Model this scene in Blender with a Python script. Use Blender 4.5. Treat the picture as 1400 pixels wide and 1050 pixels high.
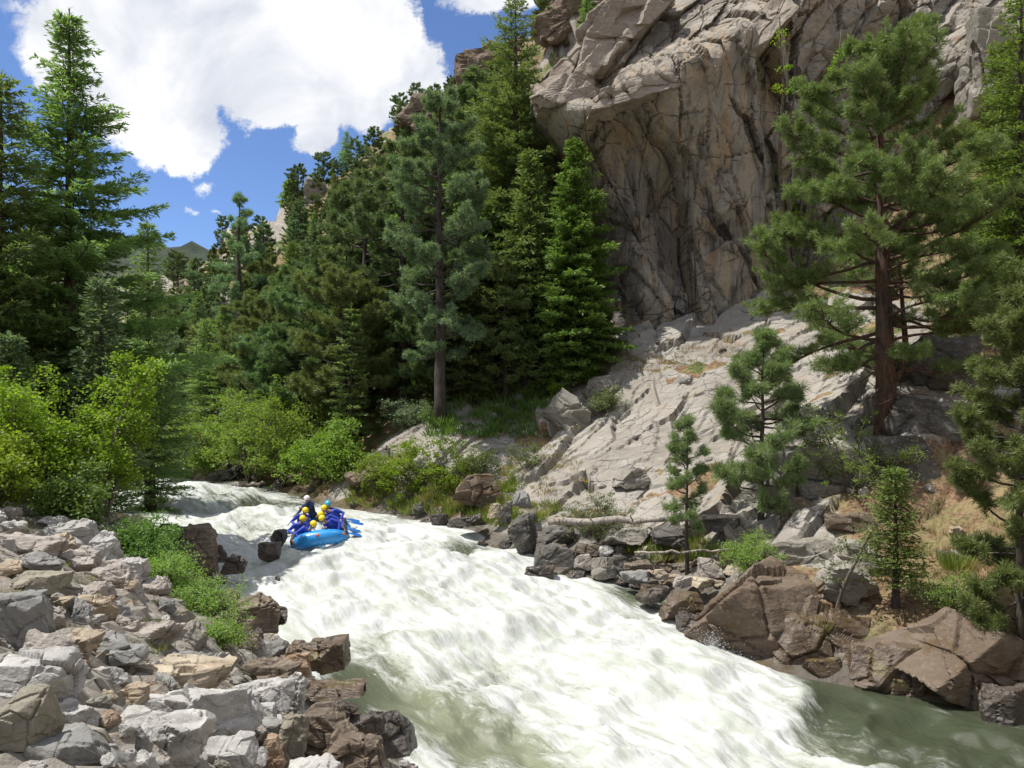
import bpy, bmesh, math, random
import numpy as np
from mathutils import Vector, Matrix, Euler
R = math.radians
SC = bpy.context.scene
for o in list(bpy.data.objects): bpy.data.objects.remove(o)

# ------------------------------------------------------------------ camera
CAMZ, FPX, CX, HY = 6.2, 1100.0, 700.0, 560.0      # eye height, focal length in photo pixels, centre, horizon row
cam_d = bpy.data.cameras.new('camera'); cam = bpy.data.objects.new('camera', cam_d)
SC.collection.objects.link(cam); SC.camera = cam
cam.location = (0, 0, CAMZ); cam.rotation_euler = (R(90), 0, 0)
cam_d.sensor_width = 36; cam_d.lens = 36 * FPX / 1400
cam_d.shift_y = (HY - 525) / 1400
cam_d.clip_start = 0.05; cam_d.clip_end = 5000
SC.render.resolution_x = 1024; SC.render.resolution_y = 768

# ------------------------------------------------------------------ light
SUN = Vector((-0.40, -0.03, 0.92)).normalized()
sun_d = bpy.data.lights.new('sun', 'SUN'); sun_d.energy = 4.3; sun_d.angle = R(0.55); sun_d.color = (1.0, .965, .90)
sun = bpy.data.objects.new('sun', sun_d); SC.collection.objects.link(sun)
sun.rotation_euler = SUN.to_track_quat('Z', 'Y').to_euler(); sun.location = (-20, 20, 60)
SC.view_settings.view_transform = 'Standard'; SC.view_settings.look = 'None'
SC.view_settings.gamma = 1; SC.view_settings.exposure = 0.50

# ------------------------------------------------------------------ node helper
class NT:
    def __init__(s, tree): s.t = tree; s.n = tree.nodes; s.l = tree.links
    def node(s, typ, **kw):
        nd = s.n.new(typ)
        for k, v in kw.items():
            if k == 'i':
                for kk, vv in v.items():
                    if hasattr(vv, 'is_output'): s.l.new(vv, nd.inputs[kk])
                    else: nd.inputs[kk].default_value = vv
            else: setattr(nd, k, v)
        return nd
    def math(s, op, a, b=None, c=None, clamp=False):
        nd = s.n.new('ShaderNodeMath'); nd.operation = op; nd.use_clamp = clamp
        for i, v in enumerate((a, b, c)):
            if v is None: continue
            if hasattr(v, 'is_output'): s.l.new(v, nd.inputs[i])
            else: nd.inputs[i].default_value = v
        return nd.outputs[0]
    def mix(s, f, a, b, mode='MIX'):
        nd = s.n.new('ShaderNodeMix'); nd.data_type = 'RGBA'; nd.blend_type = mode
        for i, v in ((0, f), (6, a), (7, b)):
            if hasattr(v, 'is_output'): s.l.new(v, nd.inputs[i])
            elif i == 0: nd.inputs[0].default_value = v
            else: nd.inputs[i].default_value = (*v, 1) if len(v) == 3 else v
        return nd.outputs[2]
    def noise(s, vec, scale, detail=4, rough=.55, dist=0, out=0):
        nd = s.node('ShaderNodeTexNoise'); nd.inputs['Scale'].default_value = scale
        nd.inputs['Detail'].default_value = detail; nd.inputs['Roughness'].default_value = rough
        nd.inputs['Distortion'].default_value = dist
        if vec is not None: s.l.new(vec, nd.inputs['Vector'])
        return nd.outputs[out]
    def ramp(s, f, stops, interp='LINEAR'):
        nd = s.node('ShaderNodeValToRGB'); cr = nd.color_ramp; cr.interpolation = interp
        while len(cr.elements) < len(stops): cr.elements.new(.5)
        for e, (p, c) in zip(cr.elements, stops):
            e.position = p; e.color = (*c, 1) if isinstance(c, tuple) else (c, c, c, 1)
        s.l.new(f, nd.inputs[0]); return nd.outputs[0]
    def smooth(s, v, a, b):
        nd = s.node('ShaderNodeMapRange', interpolation_type='SMOOTHSTEP')
        s.l.new(v, nd.inputs[0]); nd.inputs[1].default_value = a; nd.inputs[2].default_value = b
        return nd.outputs[0]
    def mapping(s, vec, scale=(1, 1, 1), rot=(0, 0, 0)):
        nd = s.node('ShaderNodeMapping'); s.l.new(vec, nd.inputs[0])
        nd.inputs['Rotation'].default_value = rot; nd.inputs['Scale'].default_value = scale
        return nd.outputs[0]

# ------------------------------------------------------------------ world
w = bpy.data.worlds.new('World'); SC.world = w; w.use_nodes = True
nt = NT(w.node_tree); nt.n.clear()
sky = nt.node('ShaderNodeTexSky', sky_type='NISHITA', sun_disc=False)
sky.sun_elevation = math.asin(SUN.z); sky.sun_rotation = math.atan2(SUN.x, SUN.y)
sky.altitude = 2200; sky.air_density = 1.0; sky.dust_density = 0.3; sky.ozone_density = 2.0
tc = nt.node('ShaderNodeTexCoord').outputs['Generated']
sp = nt.node('ShaderNodeSeparateXYZ'); nt.l.new(tc, sp.inputs[0])
yy = nt.math('MAXIMUM', sp.outputs[1], 0.08)
u = nt.math('DIVIDE', sp.outputs[0], yy); v = nt.math('DIVIDE', sp.outputs[2], yy)
cmb = nt.node('ShaderNodeCombineXYZ'); nt.l.new(u, cmb.inputs[0]); nt.l.new(v, cmb.inputs[1])
uv = cmb.outputs[0]
dn = nt.noise(uv, 8, 10, .68, 0, 1)
dsub = nt.node('ShaderNodeVectorMath', operation='SUBTRACT'); nt.l.new(dn, dsub.inputs[0]); dsub.inputs[1].default_value = (.5, .5, .5)
dsc = nt.node('ShaderNodeVectorMath', operation='SCALE'); nt.l.new(dsub.outputs[0], dsc.inputs[0]); dsc.inputs['Scale'].default_value = .12
dad = nt.node('ShaderNodeVectorMath', operation='ADD'); nt.l.new(uv, dad.inputs[0]); nt.l.new(dsc.outputs[0], dad.inputs[1])
s2 = nt.node('ShaderNodeSeparateXYZ'); nt.l.new(dad.outputs[0], s2.inputs[0])
ells = [(300, 40, 285, 130), (200, 130, 75, 95), (250, 180, 60, 55), (430, 160, 42, 54), (510, 95, 95, 85), (110, 50, 85, 75), (60, 0, 70, 12),
        (690, -2, 85, 36), (520, 40, 70, 60), (262, 279, 9, 7), (297, 279, 9, 6), (280, 245, 16, 8),(560,130,40,28),
        (900, -420, 500, 160), (-200, -250, 300, 160)]
acc = None
for (ex, ey, rx, ry) in ells:
    a = nt.math('DIVIDE', nt.math('SUBTRACT', s2.outputs[0], (ex - CX) / FPX), rx / FPX)
    b = nt.math('DIVIDE', nt.math('SUBTRACT', s2.outputs[1], (HY - ey) / FPX), ry / FPX)
    d = nt.math('SQRT', nt.math('ADD', nt.math('MULTIPLY', a, a), nt.math('MULTIPLY', b, b)))
    m = nt.math('MULTIPLY', nt.math('SUBTRACT', 1.0, d), min(rx, ry) / 60.0)
    acc = m if acc is None else nt.math('MAXIMUM', acc, m)
cl = nt.smooth(acc, -.03, .17)
sh = nt.noise(uv, 5.5, 6, .55, .4)
gr = nt.ramp(sh, [(.36, (3.7, 3.95, 4.45)), (.46, (4.7, 4.85, 5.15)), (.58, (6.1, 6.1, 6.1))])
skyc = nt.mix(1.0, sky.outputs[0], (.68, .76, .92), 'MULTIPLY')
# unseen broken cloud added behind and above the view as neutral white fill
oc = nt.smooth(nt.noise(tc, 2.3, 6, .6, .3), .42, .54)
ov = nt.math('MAXIMUM', nt.smooth(v, .72, .95), nt.smooth(sp.outputs[1], .45, .25))
cl = nt.math('MAXIMUM', cl, nt.math('MULTIPLY', oc, ov))
col = nt.mix(nt.math('MULTIPLY', cl, .98), skyc, gr)
bg = nt.node('ShaderNodeBackground'); nt.l.new(col, bg.inputs[0]); bg.inputs[1].default_value = 0.128
wo = nt.node('ShaderNodeOutputWorld'); nt.l.new(bg.outputs[0], wo.inputs[0])

# ------------------------------------------------------------------ pixel <-> world helpers (measuring the place)
def W3(px, py, Y): return ((px - CX) / FPX * Y, Y, CAMZ - (py - HY) / FPX * Y)
WS = np.array([-12, 4, 8, 11, 14, 17, 24, 35, 51, 80, 120.]); WZ = np.array([-1.1, -.6, -.3, 0, .35, .75, 1.55, 2.0, 2.4, 2.8, 3.2])
def wlev(x, y): return np.interp((np.asarray(y) - np.asarray(x)) / 1.41421, WS, WZ)
def onwater(px, py):
    Y = 20.0
    for _ in range(60):
        Y = .5 * Y + .5 * (CAMZ - float(wlev((px - CX) / FPX * Y, Y))) * FPX / (py - HY)
    return W3(px, py, Y)

# ------------------------------------------------------------------ numpy noise
_rs = np.random.RandomState(5)
_perm = _rs.permutation(4096); _grad = _rs.normal(size=(4096, 3)); _grad /= np.linalg.norm(_grad, axis=1)[:, None]
_rnd = _rs.rand(4096, 6)
def _h(ix, iy, iz, seed):
    return _perm[(_perm[(_perm[(ix + seed * 131) & 4095] + iy) & 4095] + iz) & 4095]
def pn(p, seed=0):
    p = np.asarray(p, float); f = np.floor(p); i = f.astype(np.int64); f = p - f
    s = f * f * f * (f * (f * 6 - 15) + 10); out = np.zeros(len(p))
    for dx in (0, 1):
        for dy in (0, 1):
            for dz in (0, 1):
                g = _grad[_h(i[:, 0] + dx, i[:, 1] + dy, i[:, 2] + dz, seed)]
                d = g[:, 0] * (f[:, 0] - dx) + g[:, 1] * (f[:, 1] - dy) + g[:, 2] * (f[:, 2] - dz)
                wt = (s[:, 0] if dx else 1 - s[:, 0]) * (s[:, 1] if dy else 1 - s[:, 1]) * (s[:, 2] if dz else 1 - s[:, 2])
                out += d * wt
    return out * 1.6
def fbm(p, seed=0, octv=4, gain=.5):
    o = 0; a = 1; p = np.asarray(p, float)
    for k in range(octv): o = o + a * pn(p * 2 ** k + 17.3 * k, seed + k); a *= gain
    return o
def facet(p, seed=0, tilt=.8):
    """blocky jointed relief: each voronoi cell is a tilted plane; returns height and distance to the joint"""
    p = np.asarray(p, float); i = np.floor(p).astype(np.int64)
    best = np.full(len(p), 9.); sec = np.full(len(p), 9.); hh = np.zeros(len(p))
    for dx in (-1, 0, 1):
        for dy in (-1, 0, 1):
            for dz in (-1, 0, 1):
                c = i + (dx, dy, dz); h = _h(c[:, 0], c[:, 1], c[:, 2], seed); r = _rnd[h]
                q = p - (c + r[:, :3] * .9 + .05); d = np.sqrt((q * q).sum(1))
                val = (r[:, 3] - .5) + tilt * (q * _grad[h]).sum(1)
                cl = d < best
                sec = np.where(cl, best, np.minimum(sec, d)); hh = np.where(cl, val, hh); best = np.where(cl, d, best)
    return hh, sec - best
def sstep(x, a, b):
    t = np.clip((x - a) / (b - a), 0, 1); return t * t * (3 - 2 * t)
def rbf(P, V):
    P = np.array(P, float); V = np.array(V, float)
    D = np.sqrt(((P[:, None] - P[None]) ** 2).sum(2)); n = len(P)
    A = np.zeros((n + 3, n + 3)); A[:n, :n] = D; A[:n, n] = 1; A[:n, n + 1:] = P; A[n, :n] = 1; A[n + 1:, :n] = P.T
    A[:n, :n] -= 1e-3 * np.eye(n)
    wv = np.linalg.lstsq(A, np.concatenate([V, np.zeros(3)]), rcond=None)[0]
    def ev(X):
        X = np.asarray(X, float); out = np.empty(len(X))
        for k in range(0, len(X), 20000):
            x = X[k:k + 20000]; d = np.sqrt(((x[:, None] - P[None]) ** 2).sum(2))
            out[k:k + 20000] = d @ wv[:n] + wv[n] + x @ wv[n + 1:]
        return out
    return ev

# ------------------------------------------------------------------ mesh helpers
def mesh(name, V, F, smooth=True, mats=(), fm=None, uvs=None):
    """V (n,3); F array (m,k) or list of arrays of differing k"""
    me = bpy.data.meshes.new(name); V = np.asarray(V, np.float32)
    Fs = F if isinstance(F, list) else [F]
    Fs = [np.asarray(f, np.int32) for f in Fs if len(f)]
    me.vertices.add(len(V)); me.vertices.foreach_set('co', V.ravel())
    lv = np.concatenate([f.ravel() for f in Fs]); ks = np.concatenate([np.full(len(f), f.shape[1], np.int32) for f in Fs])
    me.loops.add(len(lv)); me.loops.foreach_set('vertex_index', lv)
    me.polygons.add(len(ks)); st = np.concatenate([[0], np.cumsum(ks)[:-1]]).astype(np.int32)
    me.polygons.foreach_set('loop_start', st); me.polygons.foreach_set('loop_total', ks)
    for m in mats: me.materials.append(m)
    if fm is not None: me.polygons.foreach_set('material_index', np.asarray(fm, np.int32))
    me.polygons.foreach_set('use_smooth', np.full(len(ks), bool(smooth)))
    me.update(calc_edges=True); me.validate()
    return me
def obj(name, me, mat=None, parent=None, loc=None):
    o = bpy.data.objects.new(name, me); SC.collection.objects.link(o)
    if mat and not len(me.materials): me.materials.append(mat)
    if parent: o.parent = parent
    if loc is not None: o.location = loc
    return o
def tag(o, label, cat, group=None):
    o['label'] = label; o['category'] = cat
    if group: o['group'] = group
    return o
def empty(name, loc=(0, 0, 0), rz=0):
    o = bpy.data.objects.new(name, None); SC.collection.objects.link(o); o.location = loc; o.rotation_euler = (0, 0, rz)
    o.empty_display_size = .2; return o
def gridfaces(nx, ny):
    i = np.arange(nx - 1)[:, None] * ny + np.arange(ny - 1)[None]
    return np.stack([i, i + ny, i + ny + 1, i + 1], -1).reshape(-1, 4)
def tube(pts, rad, n=8, caps=True):
    pts = [Vector(p) for p in pts]; V = []; F = []
    ref = Vector((0, 0, 1)); up = None
    for k, p in enumerate(pts):
        t = (pts[min(k + 1, len(pts) - 1)] - pts[max(k - 1, 0)]).normalized()
        if up is None: up = t.cross(Vector((.31, .2, .93) if abs(t.z) < .9 else (1, 0, 0))).normalized()
        else: up = (up - t * up.dot(t)).normalized()
        b = t.cross(up)
        for j in range(n):
            a = 2 * math.pi * j / n; V.append(p + (up * math.cos(a) + b * math.sin(a)) * rad[k])
    for k in range(len(pts) - 1):
        for j in range(n): F.append((k * n + j, k * n + (j + 1) % n, (k + 1) * n + (j + 1) % n, (k + 1) * n + j))
    T = []
    if caps:
        V.append(pts[0]); V.append(pts[-1]); a = len(V) - 2
        m = (len(pts) - 1) * n
        for j in range(n): T.append((a, (j + 1) % n, j)); T.append((a + 1, m + j, m + (j + 1) % n))
    return np.array([tuple(v) for v in V]), np.array(F), np.array(T) if T else np.zeros((0, 3), int)
class MB:
    def __init__(s): s.V = []; s.Q = []; s.T = []; s.n = 0
    def add(s, V, Q=None, T=None):
        s.V.append(np.asarray(V, float))
        if Q is not None and len(Q): s.Q.append(np.asarray(Q) + s.n)
        if T is not None and len(T): s.T.append(np.asarray(T) + s.n)
        s.n += len(V)
    def tube(s, pts, rad, n=8): s.add(*tube(pts, rad, n))
    def ell(s, c, r, rot=None, nu=14, nv=9):
        V = []; 
        for i in range(nv + 1):
            a = math.pi * i / nv
            for j in range(nu):
                b = 2 * math.pi * j / nu; V.append((math.sin(a) * math.cos(b) * r[0], math.sin(a) * math.sin(b) * r[1], math.cos(a) * r[2]))
        V = np.array(V)
        if rot is not None: V = V @ np.array(rot.to_3x3()).T
        V = V + np.array(c)
        Q = [(i * nu + j, i * nu + (j + 1) % nu, (i + 1) * nu + (j + 1) % nu, (i + 1) * nu + j) for i in range(nv) for j in range(nu)]
        s.add(V, [(q[0], q[3], q[2], q[1]) for q in Q])
    def box(s, c, d, rot=None):
        V = np.array([(x, y, z) for x in (-.5, .5) for y in (-.5, .5) for z in (-.5, .5)]) * np.array(d)
        if rot is not None: V = V @ np.array(rot.to_3x3()).T
        s.add(V + np.array(c), [(0, 1, 3, 2), (4, 6, 7, 5), (0, 4, 5, 1), (2, 3, 7, 6), (0, 2, 6, 4), (1, 5, 7, 3)])
    def mesh(s, name, smooth=True, mats=()):
        F = []
        if s.Q: F.append(np.concatenate(s.Q))
        if s.T: F.append(np.concatenate(s.T))
        return mesh(name, np.concatenate(s.V), F, smooth, mats)
# ------------------------------------------------------------------ materials
def newmat(name):
    m = bpy.data.materials.new(name); m.use_nodes = True; n = NT(m.node_tree); n.n.clear()
    p = n.node('ShaderNodeBsdfPrincipled'); o = n.node('ShaderNodeOutputMaterial'); n.l.new(p.outputs[0], o.inputs[0])
    return m, n, p, o
def simple(name, col, rough=.5, metal=0, var=0, bump=0, bs=40, sheen=0):
    m, n, p, o = newmat(name); p.inputs['Roughness'].default_value = rough; p.inputs['Metallic'].default_value = metal
    c = n.node('ShaderNodeTexCoord').outputs['Object']
    f = n.noise(c, bs * .3, 4)
    n.l.new(n.mix(n.smooth(f, .3, .7), [x * (1 - var) for x in col], [min(1, x * (1 + var)) for x in col]), p.inputs['Base Color'])
    if bump:
        b = n.node('ShaderNodeBump', i={'Strength': bump, 'Distance': .02, 'Height': n.noise(c, bs, 5)}); n.l.new(b.outputs[0], p.inputs['Normal'])
    return m
def rockmat(name, c1, c2, c3, rough=.85, fol=6.0, rot=(.5, .3, .2), bump=.55, lich=None, wet=0, scale=1.0, cracks=.5, world=False, moss=None, folc=.5):
    """foliated gneiss: warped bands, pale mineral patches, lichen, cracks"""
    m, n, p, o = newmat(name)
    tcn = n.node('ShaderNodeTexCoord')
    if world: base = n.node('ShaderNodeNewGeometry').outputs['Position']
    else:
        oi = n.node('ShaderNodeObjectInfo')
        ad = n.node('ShaderNodeVectorMath', operation='SCALE'); n.l.new(oi.outputs['Location'], ad.inputs[0]); ad.inputs['Scale'].default_value = 3.1
        a2 = n.node('ShaderNodeVectorMath', operation='ADD'); n.l.new(ad.outputs[0], a2.inputs[0]); n.l.new(tcn.outputs['Object'], a2.inputs[1])
        base = a2.outputs[0]
    big = n.noise(base, .9 * scale, 5, .6, .3)
    mp = n.mapping(base, (1.2 * scale, 1.2 * scale, fol * 1.6 * scale), rot)
    band = n.noise(mp, 1.6, 7, .62, .8)
    fine = n.noise(base, 14 * scale, 8, .7)
    speck = n.noise(base, 55 * scale, 4, .7)
    c = n.mix(n.smooth(big, .38, .64), c1, c2)
    c = n.mix(n.math('MULTIPLY', n.smooth(band, .50, .66), folc), c, c3)
    c = n.mix(n.math('MULTIPLY', n.smooth(band, .44, .30), folc * .8), c, [x * .55 for x in c1])
    c = n.mix(n.math('MULTIPLY', n.smooth(fine, .56, .74), .5), c, [x * .5 for x in c2])
    c = n.mix(n.math('MULTIPLY', n.smooth(fine, .46, .30), .45), c, [min(.8, x * 1.35) for x in c3])
    c = n.mix(.35, c, n.ramp(speck, [(.3, .35), (.5, .5), (.7, .68)]), 'OVERLAY')
    if lich:
        lf = n.math('MULTIPLY', n.smooth(n.noise(base, 5 * scale, 6, .75), .56, .62), .6); c = n.mix(lf, c, lich)
    if moss:
        lf = n.math('MULTIPLY', n.smooth(n.noise(base, 2.5 * scale, 6, .7), .52, .64), .8); c = n.mix(lf, c, moss)
    vo = n.node('ShaderNodeTexVoronoi', feature='DISTANCE_TO_EDGE')
    wv = n.node('ShaderNodeVectorMath', operation='ADD'); n.l.new(n.mapping(base, (1, 1, 2.2), rot), wv.inputs[0])
    ws = n.node('ShaderNodeVectorMath', operation='SCALE'); n.l.new(n.noise(base, 2.2 * scale, 5, .6, 0, 1), ws.inputs[0]); ws.inputs['Scale'].default_value = .9
    n.l.new(ws.outputs[0], wv.inputs[1]); n.l.new(wv.outputs[0], vo.inputs['Vector']); vo.inputs['Scale'].default_value = 1.0 * scale
    crm = n.math('MULTIPLY', n.math('SUBTRACT', 1, n.smooth(vo.outputs[0], 0, .022)), n.smooth(n.noise(base, 1.7 * scale, 3), .47, .60))
    c = n.mix(n.math('MULTIPLY', crm, cracks), c, [x * .22 for x in c1])
    n.l.new(c, p.inputs['Base Color'])
    h = n.math('ADD', n.math('MULTIPLY', band, .6), n.math('MULTIPLY', fine, .55))
    h = n.math('ADD', h, n.math('MULTIPLY', speck, .12))
    h = n.math('SUBTRACT', h, n.math('MULTIPLY', crm, .5 * cracks))
    b = n.node('ShaderNodeBump', i={'Strength': bump, 'Distance': .07 / scale, 'Height': h}); n.l.new(b.outputs[0], p.inputs['Normal'])
    if wet:
        n.l.new(n.ramp(big, [(.35, wet), (.65, min(1, wet + .25))]), p.inputs['Roughness'])
        p.inputs['Specular IOR Level'].default_value = .6
    else: p.inputs['Roughness'].default_value = rough; p.inputs['Specular IOR Level'].default_value = .3
    return m
M = {}
M['lilac'] = rockmat('pale_granite', (.32, .305, .285), (.40, .385, .36), (.56, .535, .50), lich=(.22, .215, .18), fol=4)
M['pink'] = rockmat('pink_gneiss', (.315, .275, .24), (.28, .255, .23), (.46, .42, .37), rot=(1.0, .2, .4), fol=7)
M['tan'] = rockmat('tan_gneiss', (.30, .235, .165), (.36, .31, .24), (.50, .42, .31), rot=(.3, .9, .1), fol=9, folc=.7)
M['orange'] = rockmat('rusty_gneiss', (.27, .175, .11), (.29, .24, .18), (.42, .34, .25), rot=(.2, .2, .1), fol=10, folc=.8)
M['grey'] = rockmat('grey_schist', (.17, .165, .155), (.22, .215, .20), (.30, .29, .27), rot=(.4, 1.2, .3), lich=(.28, .28, .24), fol=3, bump=.35)
M['olive'] = rockmat('olive_grey_stone', (.20, .18, .14), (.24, .22, .17), (.30, .27, .20), fol=2.5, bump=.35, cracks=.3)
M['brown'] = rockmat('brown_gneiss', (.115, .088, .066), (.16, .13, .10), (.28, .225, .165), rot=(.2, .7, .1), fol=9, folc=.75)
M['bankbrown'] = rockmat('weathered_brown_rock', (.122, .088, .062), (.16, .124, .092), (.225, .18, .135), rot=(.5, .3, .8), fol=4, moss=(.11, .07, .032), folc=.35, scale=.7)
M['wet'] = rockmat('wet_dark_rock', (.045, .036, .03), (.075, .058, .045), (.13, .10, .075), wet=.16, fol=6, bump=.7)
M['wetbrown'] = rockmat('wet_brown_rock', (.068, .043, .026), (.095, .064, .04), (.15, .11, .07), wet=.22, fol=6, bump=.6, moss=(.11, .085, .02))
M['beige'] = rockmat('beige_rock', (.20, .18, .15), (.25, .23, .195), (.34, .315, .27), rot=(.7, .5, .3), fol=5, folc=.5)
M['shade'] = rockmat('shade_toned_lichened_boulder', (.075, .068, .06), (.115, .105, .092), (.18, .168, .148), lich=(.22, .22, .19), fol=3)  # albedo lowered to paint in the pine's shade; the lichen is real

def leafmat(name, c1, c2, c3=None, trans=.35, rough=.55):
    m, n, p, o = newmat(name)
    g = n.node('ShaderNodeNewGeometry'); oi = n.node('ShaderNodeObjectInfo'); tcn = n.node('ShaderNodeTexCoord')
    c = n.mix(g.outputs['Random Per Island'], c1, c2)
    big = n.noise(tcn.outputs['Object'], 1.1, 3)
    if c3: c = n.mix(n.smooth(big, .45, .68), c, c3)
    hs = n.node('ShaderNodeHueSaturation'); n.l.new(c, hs.inputs['Color'])
    n.l.new(n.math('ADD', n.math('MULTIPLY', oi.outputs['Random'], .03), .485), hs.inputs['Hue'])
    n.l.new(n.math('ADD', n.math('MULTIPLY', oi.outputs['Random'], .35), .82), hs.inputs['Value'])
    c = hs.outputs[0]
    n.l.new(c, p.inputs['Base Color']); p.inputs['Roughness'].default_value = rough; p.inputs['Specular IOR Level'].default_value = .35
    tr = n.node('ShaderNodeBsdfTranslucent'); n.l.new(n.mix(1.0, c, (1.5, 1.5, .7), 'MULTIPLY'), tr.inputs[0])
    mx = n.node('ShaderNodeMixShader'); mx.inputs[0].default_value = trans
    n.l.new(p.outputs[0], mx.inputs[1]); n.l.new(tr.outputs[0], mx.inputs[2]); n.l.new(mx.outputs[0], o.inputs[0])
    return m
M['fir'] = leafmat('fir_needles', (0.118, 0.195, 0.073), (0.212, 0.313, 0.112), (0.165, 0.248, 0.094), trans=.42)
M['spruce'] = leafmat('spruce_needles', (0.100, 0.156, 0.040), (0.175, 0.244, 0.056), (0.131, 0.194, 0.050), trans=.3)
M['firold'] = leafmat('olive_fir_needles', (0.104, 0.155, 0.053), (0.192, 0.243, 0.081), (0.155, 0.206, 0.071), trans=.3)
M['pine'] = leafmat('pine_needles', (.105, .145, .05), (.19, .235, .08), (.145, .19, .065), trans=.28)
M['bluepine'] = leafmat('bluish_pine_needles', (0.118, 0.192, 0.104), (0.214, 0.302, 0.170), (0.170, 0.251, 0.140), trans=.3)
M['darkpine'] = leafmat('dark_pine_needles', (0.091, 0.155, 0.066), (0.177, 0.258, 0.104), (0.132, 0.206, 0.086), trans=.28)
M['alder'] = leafmat('alder_leaves', (.135, .235, .02), (.235, .35, .04), (.165, .27, .03), trans=.52)
M['willow'] = leafmat('willow_leaves', (.13, .20, .03), (.21, .29, .055), (.16, .24, .04), trans=.45)
M['bushdark'] = leafmat('dark_shrub_leaves', (0.081, 0.154, 0.031), (0.145, 0.236, 0.051), (0.109, 0.181, 0.043), trans=.35)
M['bushgrey'] = leafmat('grey_green_leaves', (.11, .15, .06), (.17, .21, .09), (.14, .19, .07), trans=.35)
M['limebush'] = leafmat('lime_leaves', (.16, .26, .06), (.25, .36, .10), (.20, .31, .08), trans=.45)
M['grass'] = leafmat('grass_blades', (.13, .19, .04), (.24, .27, .08), (.28, .25, .11), trans=.4)
M['drygrass'] = leafmat('dry_grass_blades', (.30, .22, .11), (.40, .31, .17), (.22, .22, .09), trans=.3)
M['flower'] = leafmat('yellow_flowers', (.75, .5, .02), (.8, .6, .05), trans=.2)
def barkmat(name, c1, c2):
    m, n, p, o = newmat(name); c = n.node('ShaderNodeTexCoord').outputs['Object']
    mp = n.mapping(c, (9, 9, 2.2)); f = n.noise(mp, 1.3, 6, .65, .6); g = n.noise(c, 1.3, 3)
    cc = n.mix(n.smooth(f, .35, .62), [x * .35 for x in c1], c1); cc = n.mix(n.smooth(g, .4, .65), cc, n.mix(n.smooth(f, .35, .6), [x * .35 for x in c2], c2))
    n.l.new(cc, p.inputs['Base Color']); p.inputs['Roughness'].default_value = .9
    b = n.node('ShaderNodeBump', i={'Strength': .8, 'Distance': .05, 'Height': f}); n.l.new(b.outputs[0], p.inputs['Normal'])
    return m
M['bark'] = barkmat('dark_bark', (.07, .052, .04), (.10, .08, .065))
M['pinebark'] = barkmat('reddish_pine_bark', (.14, .075, .045), (.09, .06, .045))
M['deadwood'] = barkmat('weathered_dead_wood', (.40, .36, .31), (.30, .25, .20))
M['stem'] = barkmat('shrub_stem', (.16, .13, .10), (.20, .17, .13))

def joints(n, geo, scale, rot, sc, warp=.5, wd=.02):
    wv = n.node('ShaderNodeVectorMath', operation='ADD'); n.l.new(n.mapping(geo, scale, rot), wv.inputs[0])
    ws = n.node('ShaderNodeVectorMath', operation='SCALE'); n.l.new(n.noise(geo, .9, 6, .65, 0, 1), ws.inputs[0]); ws.inputs['Scale'].default_value = warp
    n.l.new(ws.outputs[0], wv.inputs[1]); vo = n.node('ShaderNodeTexVoronoi', feature='DISTANCE_TO_EDGE'); n.l.new(wv.outputs[0], vo.inputs['Vector']); vo.inputs['Scale'].default_value = sc
    return n.math('MULTIPLY', n.math('SUBTRACT', 1, n.smooth(vo.outputs[0], 0, wd)), n.smooth(n.noise(geo, .7, 4, .6), .42, .56))
# ------------------------------------------------------------------ ground: one height sheet through measured points
R_EDGE = [(1400, 985), (1290, 962), (1180, 942), (1050, 925), (960, 885), (945, 840), (870, 808), (760, 786), (700, 747), (620, 719), (500, 699), (400, 677), (290, 660), (215, 642)]
L_EDGE = [(560, 1050), (500, 990), (430, 935), (400, 885), (330, 862), (290, 800), (262, 745), (175, 706), (70, 690)]
RE = [onwater(*p) for p in R_EDGE]; LE = [onwater(*p) for p in L_EDGE]
RE = [(14.5, 15.5, 0), (17, 12, 0)] + RE + [(-33, 57, 0), (-48, 60, 0), (-90, 66, 0)]
LE = [(6.5, 3.5, 0), (2.0, 8.6, 0)] + LE + [(-30, 40, 0), (-50, 44, 0), (-90, 48, 0)]
CP = []
for (L, sg) in ((RE, 1), (LE, -1)):
    for (x, y, _) in L:
        z = float(wlev(x, y)); d = np.array([-.75, -.66]) * sg
        if x < -25: d = np.array([0, -1.]) * sg
        CP += [(x, y, z + .02), (x + d[0] * 1.6, y + d[1] * 1.6, z - 1.0)]
for (x, y) in ((8, 9), (4.5, 13.5), (1, 18.5), (-3, 24), (-9, 29.5), (-15, 38), (-22, 44), (-34, 49), (-60, 54)): CP.append((x, y, float(wlev(x, y)) - 1.7))
LP = [(0, 1050, 4.2), (-250, 1050, 4), (150, 1050, 5.2), (300, 1050, 7.2), (420, 1050, 9.5), (500, 1020, 12.3), (0, 900, 6.5), (100, 900, 8), (200, 900, 9.5),
      (300, 930, 11.5), (390, 920, 14.8), (0, 800, 10), (100, 790, 11.5), (200, 800, 13.5), (0, 700, 17), (100, 708, 17.5), (180, 748, 17.5), (230, 800, 17), (290, 860, 17.8), (-300, 700, 17), (150, 703, 20), (60, 690, 24)]
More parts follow.
